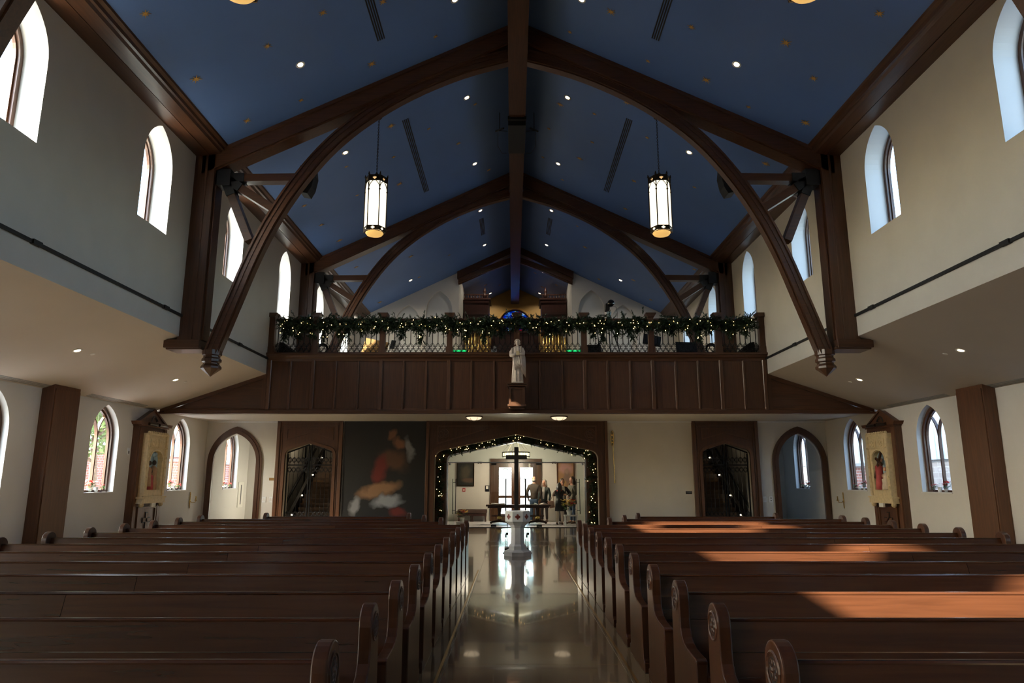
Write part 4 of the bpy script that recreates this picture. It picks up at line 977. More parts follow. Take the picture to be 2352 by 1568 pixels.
# ================================================================== ENTRANCE WALL
# pointed doorway casings
for side, s, c in (('left', -1, -10.46), ('right', 1, 10.52)):
    t = thing('door_1' if s < 0 else 'door_2', f'dark oak casing of the pointed doorway at the {side} end of the entrance wall', 'doorway', (c, YB, 0), kind='structure')
    I = arc_pointed(.80, 2.35, 3.42, 12, c); O = arc_pointed(1.02, 2.35, 3.68, 12, c); M_ = arc_pointed(.93, 2.35, 3.57, 12, c)
    full = lambda P: [(P[0][0], 0)]+P+[(P[-1][0], 0)]
    MB().band(full(O), full(I), 'y', YB-.05, YB+.02).build('casing', 'oak_z', t); MB().band(full(M_), full(I), 'y', YB-.07, YB-.045).build('inner_bead', 'oak_z', t)
# oak portals with iron gates
def quatre(mb, x, y, z, r=.05):
    for k in range(4):
        a = k*pi/2+pi/4*0; cx_, cz_ = x+r*.85*cos(a), z+r*.95*sin(a)
        mb.tube([(cx_+r*.75*cos(a-pi*.62+i*pi*1.24/6), y, cz_+r*.75*sin(a-pi*.62+i*pi*1.24/6)) for i in range(7)], .011, 4)
    for s in (-1, 1):
        for q in (-1, 1): mb.tube([(x+s*r*1.75, y, z), (x+s*r*1.4, y, z+q*r*1.4), (x, y, z+q*r*2.6)], .010, 4)
for side, s, c in (('left', -1, -7.70), ('right', 1, 7.78)):
    t = thing('gate_portal', f'oak panelled portal around the {side} stair gates', 'door surround', (c, YB, 0))
    OPN = arc_tudor(.89, 2.62, 3.05, .22, c); full = lambda P: [(P[0][0], 0)]+P+[(P[-1][0], 0)]
    a, b_ = c-1.225, c+1.225
    m1, rv = MB(), MB(); wall_holes(m1, a, b_, 0, 3.98, [(0., OPN)], lambda u,v,d: (u, YB-.08+d, v), .10, None); m1.build('face', 'oak_z', t)
    OUT = offset_arch(OPN, .11, c); MB().band(full(OUT), full(OPN), 'y', YB-.12, YB-.07).build('arch_moulding', 'oak_lit_z', t)
    m1 = MB(); m1.box(a, a+.12, YB-.13, YB-.07, 0, 3.98); m1.box(b_-.12, b_, YB-.13, YB-.07, 0, 3.98); m1.box(a, b_, YB-.13, YB-.07, 3.84, 3.98); m1.build('outer_frame', 'oak_lit_z', t, bevel=.006)
    m1 = MB(); P = [(c-.88, 3.18), (c-.88, 3.62), (c+.88, 3.62), (c+.88, 3.18), (c, 3.43)]
    Q = [(c-.84, 3.235), (c-.84, 3.585), (c+.84, 3.585), (c+.84, 3.235), (c, 3.47)]
    m1.band(P, Q, 'y', YB-.10, YB-.07, True); m1.build('spandrel_moulding', 'oak_lit_z', t)
    m1 = MB(); P = [(c-1.06, .1), (c-1.06, 3.72), (c+1.06, 3.72), (c+1.06, .1)]; Q = [(c-1.03, .1), (c-1.03, 3.69), (c+1.03, 3.69), (c+1.03, .1)]
    m1.band(P, Q, 'y', YB-.10, YB-.07); m1.build('panel_bead', 'oak_lit_z', t)
    zt = lambda x: 2.70+.33*(1-abs(x-c)/.89)
    for j, q in enumerate((-1, 1)):
        g = thing('iron_gate', f'black iron gate leaf with quatrefoils, {("left", "right")[j]} leaf in the {side} oak portal', 'gate', (c+q*.45, YB+.12, 0), 'stair gates')
        x0, x1 = sorted((c+q*.02, c+q*.86))
        m1 = MB(); yy = YB+.12
        for z in (.06, .30, 2.24): m1.box(x0, x1, yy-.018, yy+.018, z, z+.045)
        m1.box(c+q*.045-.025, c+q*.045+.025, yy-.02, yy+.02, .05, 3.0); m1.box(c+q*.84-.02, c+q*.84+.02, yy-.02, yy+.02, .05, 2.68)
        m1.add([(c+q*.04,yy-.018,zt(c+q*.04)-.02),(c+q*.86,yy-.018,zt(c+q*.86)-.02),(c+q*.86,yy-.018,zt(c+q*.86)+.03),(c+q*.04,yy-.018,zt(c+q*.04)+.03),(c+q*.04,yy+.018,zt(c+q*.04)-.02),(c+q*.86,yy+.018,zt(c+q*.86)-.02),(c+q*.86,yy+.018,zt(c+q*.86)+.03),(c+q*.04,yy+.018,zt(c+q*.04)+.03)], [(0,1,2,3),(7,6,5,4),(0,4,5,1),(3,2,6,7)])
        m1.build('frame', 'iron', g)
        for k in range(5):
            x = c+q*(.13+.155*k); b1 = MB()
            b1.cyl((x, yy, .08), (x, yy, .36), .009, n=5); b1.cyl((x, yy, .62), (x, yy, 1.96), .009, n=5); b1.cyl((x, yy, 2.28), (x, yy, zt(x)), .009, n=5)
            quatre(b1, x, yy, .49, .042); quatre(b1, x, yy, 2.09, .042); quatre(b1, x, yy, 2.45, .042)
            b1.build('bar', 'iron', g)
    # stairs behind the gates, climbing away from the nave
    st_ = thing('staircase', f'dark staircase climbing away behind the {side} gates', 'stairs', (s*7.7, 29, 0))
    a, b_ = sorted((s*8.52, s*6.7))
    for k in range(16): MB().box(a, b_, 26.95+.27*k, 26.95+.27*(k+1)+(.02 if k < 15 else 0), 0, .165*(k+1)).build('step', 'tread', st_)
    for k in range(16): MB().box(a, b_, 26.93+.27*k, 26.98+.27*k, .165*(k+1)-.03, .165*(k+1)+.004).build('nosing', 'tread', st_)
    a, b_ = sorted((s*8.52, s*8.64)); Q = [(26.6, 0), (26.6, .28), (31.3, 3.12), (31.3, 0)]
    MB().prism(Q, 'x', a, b_).build('stringer', 'ebony', st_)
    m1 = MB().tube([(s*9.03, 26.9, .30), (s*9.03, 31.6, 3.10)], .05, 8); m1.build('handrail', 'black', st_, smooth=True)
    a, b_ = sorted((s*6.7, s*6.82)); MB().prism([(26.6, 0), (26.6, 1.05), (31.3, 3.9), (31.3, 0)], 'x', a, b_).build('balustrade', 'ebony', st_)
    for y, z in ((27.0, .42), (28.15, 1.12), (29.5, 1.93), (30.8, 2.68)):
        MB().ball((s*8.50, y, z), .028, 8, 6).build('step_light', 'step_light', st_)
        MB().box(min(s*8.5, s*8.1), max(s*8.5, s*8.1), y+.1, y+.13, z-.28, z-.24).build('painted_lit_nosing', 'plaque_brass', st_)  # brighter nosing strip by each step light, the glow put into its colour
for side, s, pw_ in (('left', -1, 20), ('right', 1, 3)):
    t = thing('stair_lamp', f'round wall lamp high in the {side} stair well, out of view', 'wall light', (s*8.9, 28.6, 3.6)); MB().lathe([(.08, 0), (.08, .03), (.03, .05)], 14, (s*8.9, 28.6, 3.72)).build('base', 'bronze', t); MB().ball((s*8.9, 28.6, 3.66), .07, 10, 8).build('globe', 'dome_glow', t, smooth=True)
    L = bpy.data.lights.new('stair_lamp', 'POINT'); L.energy = pw_; L.color = (1, .85, .6); L.shadow_soft_size = .08; lo = bpy.data.objects.new('stair_lamp_light', L); COL.objects.link(lo); lo.parent = t; lo.location = (0, 0, -.06)
# painting stand-in
t = thing('painting', 'large dark oil painting in warm browns, red and pale cloth beside the left portal', 'painting', (-4.9, YB-.06, 2.1))
cv = MB().box(-6.40+4.9, -3.40+4.9, -.03, .03, .15-2.1, 3.85-2.1); o = link('canvas', cv.data('canvas'), 'canvas_big', t)
m1 = MB().band([(-6.43,.12),(-6.43,3.87),(-3.37,3.87),(-3.37,.12)], [(-6.39,.16),(-6.39,3.83),(-3.41,3.83),(-3.41,.16)], 'y', YB-.11, YB-.02, True); m1.build('edge_strip', 'ebony', t)

# main portal
t = thing('entrance_portal', 'wide oak Tudor arch portal framing the vestibule', 'door surround', (0, YB, 0))
c = .03; OPN = arc_tudor(3.03, 2.50, 3.39, .30); full = lambda P: [(P[0][0], 0)]+P+[(P[-1][0], 0)]
m1 = MB(); wall_holes(m1, -3.36, 3.40, 0, 3.99, [(0., OPN)], lambda u,v,d: (u, YB-.10+d, v), .12, None); m1.build('face', 'oak_z', t)
m1 = MB(); m1.box(-3.36, -3.25, YB-.15, YB-.09, 0, 3.99); m1.box(3.29, 3.40, YB-.15, YB-.09, 0, 3.99); m1.box(-3.36, 3.40, YB-.15, YB-.09, 3.86, 3.99); m1.build('outer_frame', 'oak_lit_z', t, bevel=.008)
OUT = offset_arch(OPN, .17); MB().band(full(OUT), full(OPN), 'y', YB-.135, YB-.09).build('arch_moulding', 'oak_lit_z', t)
O2 = offset_arch(OPN, .05); MB().band(full(O2), full(OPN), 'y', YB-.16, YB-.13).build('arch_bead', 'oak_lit_z', t)
for s in (-1, 1):
    P = [(s*2.98+.02, 3.72), (s*.55+.02, 3.72), (s*2.98+.02, 3.02)]; Q = [(s*2.93+.02, 3.68), (s*.85+.02, 3.68), (s*2.93+.02, 3.09)]
    MB().band(P, Q, 'y', YB-.125, YB-.09, True).build('spandrel_moulding', 'oak_lit_z', t)
    m1 = MB(); cx_, cz_ = s*2.73+.02, 3.40
    m1.tube([(cx_+.20*cos(2*pi*i/24), YB-.11, cz_+.20*sin(2*pi*i/24)) for i in range(24)], .018, 5, True)
    for k in range(5):
        a = 2*pi*k/5+pi/2; m1.tube([(cx_+.095*cos(a)+.06*cos(2*pi*i/12), YB-.11, cz_+.095*sin(a)+.06*sin(2*pi*i/12)) for i in range(12)], .012, 4, True)
    m1.build('rosette', 'oak_lit_z', t)
# inner frame set back in the opening, steel-edged
INN = arc_tudor(2.62, 2.42, 3.17, .26); BIG = arc_tudor(3.05, 2.50, 3.41, .30)
MB().band(full(BIG), full(INN), 'y', YB+.30, YB+.42).build('inner_frame', 'oak_z', t)
IN2 = offset_arch(INN, -.05); MB().band(full(INN), full(IN2), 'y', YB+.28, YB+.62).build('steel_jamb', 'steel', t)
# garland round the portal
gp = thing('garland', 'fir garland with warm fairy lights round the main archway', 'garland', (0, YB+.2, 0)); fo, bu = MB(), MB(); rn = random.Random(3)
mid = [(u*.5+w_*.5, v_*.5+z_*.5) for (u, v_), (w_, z_) in zip(full(BIG), full(INN))]
seg = [(Vector(a), Vector(b_)) for a, b_ in zip(mid, mid[1:])]; tot = sum((b_-a).length for a, b_ in seg)
def along(q):
    for a, b_ in seg:
        l = (b_-a).length
        if q <= l: return a+(b_-a)*(q/l)
        q -= l
    return seg[-1][1]
for k in range(900):
    p = along(rn.uniform(0, tot)); sprig(fo, rn, Vector((p.x+rn.gauss(0,.05), YB+.24+rn.gauss(0,.03), p.y+rn.gauss(0,.05))), Vector((rn.uniform(-1,1), rn.uniform(-1,.2), rn.uniform(-1,1))), rn.uniform(.10,.2), 11)
for k in range(85):
    p = along(rn.uniform(0, tot)); bulb(bu, (p.x+rn.gauss(0,.09), YB+.10+rn.gauss(0,.02), p.y+rn.gauss(0,.07)), .012)
fo.build('foliage', 'fir', gp)['kind'] = 'stuff'; bu.build('fairy_lights', 'bulb', gp)['kind'] = 'stuff'

# glass doors: transom and three leaves
t = thing('glass_transom', 'clear glass transom over the vestibule glass doors', 'glass', (0, YB+.5, 2.36))
P = [p for p in IN2 if p[1] > 2.41]; MB().prism([(-2.54, 2.38)]+P+[(2.54, 2.38)], 'y', YB+.50, YB+.512).build('pane', 'door_glass', t)
MB().box(-2.57, 2.57, YB+.485, YB+.527, 2.345, 2.385).build('header_bar', 'steel', t)
def gdoor(hx, ang, w_, label):
    t = thing('glass_door', label, 'glass door', (hx, YB+.506, 0), 'vestibule glass doors'); t.rotation_euler = (0, 0, ang)
    sg = 1 if w_ > 0 else -1; a, b_ = sorted((0, w_))
    link('pane', MB().box(a+.01, b_-.01, -.006, .006, .03, 2.33).data('pane'), 'door_glass', t)
    link('patch_fitting', MB().box(a+.0 if sg > 0 else b_-.2, a+.2 if sg > 0 else b_, -.018, .018, 2.27, 2.345).box(a+.0 if sg > 0 else b_-.2, a+.2 if sg > 0 else b_, -.018, .018, .01, .08).data('patch_fitting'), 'black', t)
    h = MB(); hx2 = w_-sg*.10
    for q in (-1, 1): h.cyl((hx2, q*.06, .42), (hx2, q*.06, 1.76), .014, n=8)
    for z in (.55, 1.62): h.cyl((hx2, -.06, z), (hx2, .06, z), .011, n=6)
    link('pull_handle', h.data('pull_handle', True), 'black', t)
gdoor(-2.52, radians(85), 1.2, 'glass door standing open at the left side of the main arch')
gdoor(2.52, radians(-85), -1.2, 'glass door standing open at the right side of the main arch')
gdoor(.95, radians(-12), -.72, 'glass door nearly closed just right of the tall cross')
gdoor(-.95, radians(8), .66, 'glass door nearly closed just left of the tall cross')

# processional staff, plaques, switch plates
t = thing('crosier', 'slim gilt staff with open scroll head hanging right of the main arch', 'staff', (3.6, YB-.05, 1.6))
m1 = MB().cyl((3.63, YB-.05, 1.63), (3.60, YB-.05, 2.95), .014, n=8); m1.cyl((3.63, YB-.05, 1.60), (3.63, YB-.05, 1.72), .028, .02, 8); m1.build('shaft', 'brass', t)
m1 = MB().tube([(3.58+.055*cos(2*pi*i/20), YB-.05, 3.24+.28*sin(2*pi*i/20)) for i in range(20)], .016, 6, True)
for k in range(3): m1.ball((3.58, YB-.05, 3.10+.13*k), .035, 8, 6, (1, .6, 1.3))
m1.build('scroll_head', 'brass', t, smooth=True)
def plate(name, label, cat, x, z, w_, h_, mat, det=None, y=YB):
    t = thing(name, label, cat, (x, y, z-h_/2)); MB().box(x-w_/2, x+w_/2, y-.018, y+.004, z-h_/2, z+h_/2).build('plate', mat, t, bevel=.003)
    if det == 'switch':
        for q in (-1, 1): MB().box(x+q*w_*.2-.018, x+q*w_*.2+.018, y-.026, y-.016, z-.05, z+.05).build('rocker', 'trim_white', t)
    return t
plate('wall_plaque', 'small brass plaque between the left pointed doorway and the left portal', 'plaque', -9.05, 1.75, .19, .10, 'plaque_brass')
plate('switch_plate', 'white switch plate just right of the left pointed doorway', 'switch', -9.28, 1.01, .15, .20, 'plastic_white', 'switch')
plate('switch_plate', 'white switch plate touching the left portal casing', 'switch', -9.03, 1.01, .13, .20, 'plastic_white', 'switch')
plate('switch_plate', 'white switch plate touching the right portal casing', 'switch', 9.12, 1.02, .13, .20, 'plastic_white', 'switch')
t = plate('wall_control', 'white control panel with two dark buttons left of the right pointed doorway', 'control', 9.34, 1.02, .15, .22, 'plastic_white')
for q in (-.045, .045): MB().box(9.355-.025, 9.355+.025, YB-.026, YB-.016, 1.02+q-.022, 1.02+q+.022).build('button', 'vent_grey', t)
t = plate('stairs_sign', 'small black sign with grey lettering left of the right portal', 'sign', 6.35, 1.26, .23, .105, 'sign_black')
def text(s_, size, loc, mat, parent, rot=(pi/2, 0, 0), name='lettering', ext=.002):
    cu = bpy.data.curves.new(name, 'FONT'); cu.body = s_; cu.size = size; cu.align_x = 'CENTER'; cu.align_y = 'CENTER'; cu.extrude = ext
    ob = bpy.data.objects.new(name, cu); COL.objects.link(ob); cu.materials.append(MATS[mat]); ob.parent = parent
    off = Vector((0,0,0)); p = parent
    while p is not None: off += p.location; p = p.parent
    me = bpy.data.meshes.new_from_object(ob); bpy.data.objects.remove(ob); ob = link(name, me, mat, parent)
    ob.location = Vector(loc)-off; ob.rotation_euler = rot; return ob
text('STAIRS', .058, (6.35, YB-.020, 1.27), 'sign_text', t)

# ================================================================== VESTIBULE
t = thing('door_3', 'dark oak double entrance doors with leaded glass at the back of the vestibule', 'door', (0, 30.5, 0), kind='structure')
m1 = MB(); m1.box(-1.10, -.92, 30.40, 30.62, 0, 2.62); m1.box(.92, 1.10, 30.40, 30.62, 0, 2.62); m1.box(-.92, .92, 30.40, 30.62, 2.42, 2.62); m1.build('casing', 'oak_z', t, bevel=.008)
for side, s in (('left', -1), ('right', 1)):
    lf = MB(); a0, a1, g0, g1 = s*.0+s*.005, s*.92, s*.19, s*.73
    def bx(m_, xa, xb, *r): m_.box(min(xa, xb), max(xa, xb), *r)
    bx(lf, a0, g0, 30.48, 30.53, .02, 2.42); bx(lf, g1, a1, 30.48, 30.53, .02, 2.42); bx(lf, g0, g1, 30.48, 30.53, .02, .30); bx(lf, g0, g1, 30.48, 30.53, .96, 1.06); bx(lf, g0, g1, 30.48, 30.53, 2.25, 2.42)
    L_ = lf.build('door_leaf', 'oak_z', t)
    for z0, z1 in ((.30, .96), (1.06, 2.25)):
        p = MB(); bx(p, g0, g1, 30.502, 30.508, z0, z1); p.build('pane', 'pane', L_)
    ld = MB(); c = (g0+g1)/2; w_ = .27
    ld.tube([(x, 30.495, z) for x, z in arc_pointed(w_-.01, 1.85, 2.22, 8, c)], .010, 4)
    for q in (-1, 1):
        ld.cyl((c+q*.09, 30.495, 1.06), (c+q*.09, 30.495, 1.82), .006, n=4)
        ld.tube([(c+q*.09-q*.36*(1-cos(i*.16)), 30.495, 1.82+.36*sin(i*.16)) for i in range(7)], .006, 4); ld.tube([(c+q*.09+q*.36*(1-cos(i*.13)), 30.495, 1.82+.36*sin(i*.13)) for i in range(7)], .006, 4)
    ld.cyl((c, 30.495, .30), (c, 30.495, .96), .006, n=4); ld.build('leading', 'black', L_)
    MB().cyl((s*.09, 30.45, .95), (s*.09, 30.45, 1.25), .014, n=8).build('pull_handle', 'bronze', L_)
def picture(label, x0, x1, z0, z1, mat, fm, y=30.5):
    t = thing('framed_picture', label, 'picture', ((x0+x1)/2, y-.03, (z0+z1)/2)); cx_, cz_ = (x0+x1)/2, (z0+z1)/2
    link('canvas', MB().box(x0-cx_+.03, x1-cx_-.03, -.01, .02, z0-cz_+.03, z1-cz_-.03).data('canvas'), mat, t)
    MB().band([(x0,z0),(x0,z1),(x1,z1),(x1,z0)], [(x0+.05,z0+.05),(x0+.05,z1-.05),(x1-.05,z1-.05),(x1-.05,z0+.05)], 'y', y-.06, y+.004, True).build('frame', fm, t)
picture('dark framed painting on the vestibule wall above the bench', -2.56, -1.80, 1.46, 2.47, 'canvas_small', 'bronze')
picture('warm toned framed print on the vestibule wall behind the people', 1.77, 2.54, 1.30, 2.48, 'canvas_warm', 'oak_z')
t = thing('bench', 'low upholstered brown bench under the dark framed painting', 'bench', (-1.84, 30.2, 0))
MB().box(-2.46, -1.22, 29.95, 30.42, .34, .50).build('cushion', 'bench_fabric', t, bevel=.03); MB().box(-2.44, -1.24, 29.98, 30.40, .24, .35).build('apron', 'organ', t)
for x in (-2.40, -1.88, -1.82, -1.28):
    MB().tube([(x, 30.02, .25), (x, 29.98, .14), (x, 30.0, .004)], [.045, .03, .04], 8).build('leg', 'organ', t)
t = thing('hall_table', 'long dark wooden pedestal table in the vestibule', 'table', (.08, 28.15, 0))
MB().box(-1.19, 1.36, 27.85, 28.45, .70, .765).box(-1.12, 1.29, 27.9, 28.4, .64, .70).build('top', 'organ', t, bevel=.012)
for x in (-.66, .84):
    MB().lathe([(.05, .12),(.075, .2),(.085, .3),(.06, .42),(.075, .55),(.09, .64)], 14, (x, 28.15, 0)).build('pedestal', 'organ', t, smooth=True)
    MB().lathe([(.078, .2),(.095, .23),(.095, .31),(.078, .34)], 14, (x, 28.15, 0)).build('collar', 'brass', t, smooth=True)
    MB().tube([(x-.36, 28.15, .045), (x-.28, 28.15, .10), (x, 28.15, .14), (x+.28, 28.15, .10), (x+.36, 28.15, .045)], [.045, .04, .05, .04, .045], 8).build('foot', 'organ', t, smooth=True)
MB().box(-.95, 1.1, 28.13, 28.17, .30, .36).build('stretcher', 'organ', t)
t = thing('open_book', 'thick open book lying at the left end of the hall table', 'book', (-.72, 28.15, .766))
MB().prism([(-1.0,.766),(-.98,.82),(-.72,.80),(-.46,.82),(-.44,.766)], 'y', 28.0, 28.3).build('pages', 'paper', t); MB().box(-1.02, -.42, 27.98, 28.32, .766, .774).build('cover', 'bench_fabric', t)
for i, (x, a) in enumerate(((.34, .1), (.70, -.15), (1.08, .2))):
    t = thing('leaflet', ('loose white leaflet on the hall table, leftmost of three', 'loose white leaflet on the hall table, middle of three', 'loose white leaflet on the hall table, rightmost of three')[i], 'paper', (x, 28.12, .767+.006*i)); t.rotation_euler = (0, 0, a)
    link('sheet', MB().box(-.15, .15, -.1, .1, 0, .004).data('sheet'), 'paper', t); link('fold', MB().prism([(-.15,.004),(.02,.05),(.15,.004),(.02,.045)], 'y', -.1, .1).data('fold'), 'paper', t)
# ring chandelier
t = thing('ring_chandelier', 'round bronze ring chandelier with lit panels in the vestibule', 'chandelier', (0, 28.6, 3.42)); n = 24; R = .56
for k in range(n):
    a0, a1 = 2*pi*k/n, 2*pi*(k+.86)/n
    MB().add([(R*cos(a0), 28.6+R*sin(a0), 2.66), (R*cos(a1), 28.6+R*sin(a1), 2.66), (R*cos(a1), 28.6+R*sin(a1), 2.80), (R*cos(a0), 28.6+R*sin(a0), 2.80)], [(0,1,2,3)]).build('lit_panel', 'chandelier_glow', t)
for z0, z1 in ((2.63, 2.67), (2.79, 2.84)):
    P = [((R+.012)*cos(2*pi*i/48), (R+.012)*sin(2*pi*i/48)+28.6) for i in range(48)]; Q = [((R-.02)*cos(2*pi*i/48), (R-.02)*sin(2*pi*i/48)+28.6) for i in range(48)]
    MB().band(P, Q, 'z', z0, z1, True).build('hoop', 'bronze', t)
m1 = MB()
for k in range(n):
    for q in (0, .14) if k % 3 else (0,):
        a = 2*pi*(k-.07+q*2)/n; m1.cyl(((R+.006)*cos(a), 28.6+(R+.006)*sin(a), 2.64), ((R+.006)*cos(a), 28.6+(R+.006)*sin(a), 2.82), .010, n=4)
m1.build('bars', 'bronze', t)
MB().lathe([(R-.03, 2.64),(R*.6, 2.61),(.001, 2.60)], 28, (0, 28.6, 0)).build('diffuser', 'chandelier_glow', t)
m1 = MB()
for k in range(6): a = 2*pi*k/6+.2; m1.cyl((R*cos(a), 28.6+R*sin(a), 2.83), (.1*cos(a), 28.6+.1*sin(a), 3.38), .006, n=4)
m1.build('suspension_rods', 'steel', t); MB().lathe([(.13, 3.38),(.13, 3.42)], 16, (0, 28.6, 0)).build('canopy', 'bronze', t)
L = bpy.data.lights.new('chandelier_light', 'POINT'); L.energy = 190; L.color = (1, .87, .66); L.shadow_soft_size = .4
lo = bpy.data.objects.new('chandelier_light', L); COL.objects.link(lo); lo.parent = t; lo.location = (0, 0, -.98)
t = thing('exit_sign', 'green lit EXIT sign above the entrance doors', 'sign', (-.05, 30.44, 2.82)); MB().box(-.22, .12, 30.43, 30.5, 2.76, 2.94).build('housing', 'plastic_white', t)
text('EXIT', .15, (-.05, 30.425, 2.85), 'exit_green', t)
t = plate('restroom_sign', 'black and white sign on the vestibule wall left of the entrance doors', 'sign', -1.24, 1.36, .17, .26, 'sign_black', None, 30.5); MB().box(-1.29, -1.19, 30.477, 30.483, 1.34, 1.46).build('symbol', 'paper', t)
t = plate('fire_alarm', 'small red fire alarm box below the dark framed painting', 'alarm', -2.24, 1.30, .13, .16, 'cloth_red', None, 30.5); MB().box(-2.27, -2.21, 30.475, 30.483, 1.27, 1.33).build('lever', 'paper', t)
for i, x in enumerate((-1.57, 1.65)):
    t = plate('wall_bracket', f'small bronze emergency light on the vestibule wall {("left", "right")[i]} of the doors', 'wall light', x, 2.46, .17, .07, 'bronze', None, 30.5)
    for q in (-1, 1): MB().ball((x+q*.06, 30.46, 2.43), .028, 8, 6).build('lamp_head', 'bronze', t)

# potted flowers
def blossom(mb, rn, p, r, n=7):
    for k in range(n):
        a = 2*pi*k/n+rn.uniform(-.2, .2); d = Vector((cos(a), sin(a), rn.uniform(-.1, .6))).normalized(); s_ = d.cross(Vector((0,0,1))).normalized()*r*.28; p = Vector(p)
        mb.add([p, p+d*r*.55-s_, p+d*r, p+d*r*.55+s_], [(0,1,2,3)])
def plant(label, x, y, z, sc, cols, pot='pot', seed=1, cat='plant', group=None):
    rn = random.Random(seed); t = thing('potted_flowers', label, cat, (x, y, z), group)
    MB().lathe([(.05*sc, 0),(.065*sc, .06*sc),(.078*sc, .11*sc),(.07*sc, .11*sc)], 14, (x,y,z)).build('pot', pot, t, smooth=True)
    lf = MB()
    for k in range(26):
        a = rn.uniform(0, 2*pi); q = rn.uniform(.03, .17)*sc; p = Vector((x+q*cos(a), y+q*sin(a), z+(.12+rn.uniform(0, .16))*sc)); blossom(lf, rn, p, .09*sc, 3)
    lf.build('leaves', 'leaf', t)
    for j, c_ in enumerate(cols):
        b1 = MB()
        for k in range(6):
            a = rn.uniform(0, 2*pi); q = rn.uniform(.02, .16)*sc; blossom(b1, rn, (x+q*cos(a), y+q*sin(a), z+(.20+rn.uniform(0, .14))*sc), .10*sc, 7)
        b1.build('blossoms', c_, t)
    return t
plant('yellow and red poinsettia on the stand inside the right glass door', 2.04, 27.35, .40, 1.6, ('petal_yellow', 'petal_red', 'petal_yellow'), 'pot', 2)
plant('yellow and red poinsettia on the floor inside the left glass door', -2.08, 27.3, .16, 1.3, ('petal_yellow', 'petal_red'), 'paper', 3)
t = thing('plant_stand', 'low white stand under the right poinsettia', 'stand', (2.10, 27.35, 0)); MB().box(1.84, 2.36, 27.1, 27.6, .36, .40).build('top', 'pot', t)
for x in (1.88, 2.32):
    for y in (27.14, 27.56): MB().box(x-.02, x+.02, y-.02, y+.02, 0.004, .36).build('leg', 'pot', t)
t = thing('plant_stand', 'low white block under the left poinsettia', 'stand', (-2.08, 27.3, 0)); MB().box(-2.28, -1.88, 27.1, 27.5, .004, .14).build('block', 'pot', t, bevel=.01); MB().box(-2.30, -1.86, 27.08, 27.52, .14, .16).build('top', 'pot', t)
for side, s in (('left', -1), ('right', 1)):
    for y, wh in ((15.10, 'edge-cut aisle window'), (19.57, 'aisle window beyond the pilaster'), (24.08, 'aisle window under the loft'), (28.55, 'lobby window')):
        rn = random.Random(int(y*10)+s)
        plant(f'red poinsettia on the sill of the {side} {wh}', s*(AW+.16), y-.18, A_SILL+.002, .85, ('petal_red', 'petal_pink'), 'pot', int(y)+s, group='sill flowers')
        plant(f'small dark red spray on the sill of the {side} {wh}', s*(AW+.15), y+.36, A_SILL+.002, .6, ('petal_red',), 'bench_fabric', int(y)+5*s, group='sill flowers')
        t = thing('votive_candle', f'white votive candle on the sill of the {side} {wh}', 'candle', (s*(AW+.14), y+.08, A_SILL+.002), 'sill candles')
        MB().lathe([(.04,0),(.05,.01),(.058,.14),(.052,.14),(.046,.10),(.001,.10)], 14, (s*(AW+.14), y+.08, A_SILL+.002)).build('cup', 'plastic_white', t, smooth=True)
        MB().cyl((s*(AW+.14), y+.08, A_SILL+.10), (s*(AW+.14), y+.08, A_SILL+.125), .003, n=4).build('wick', 'black', t)

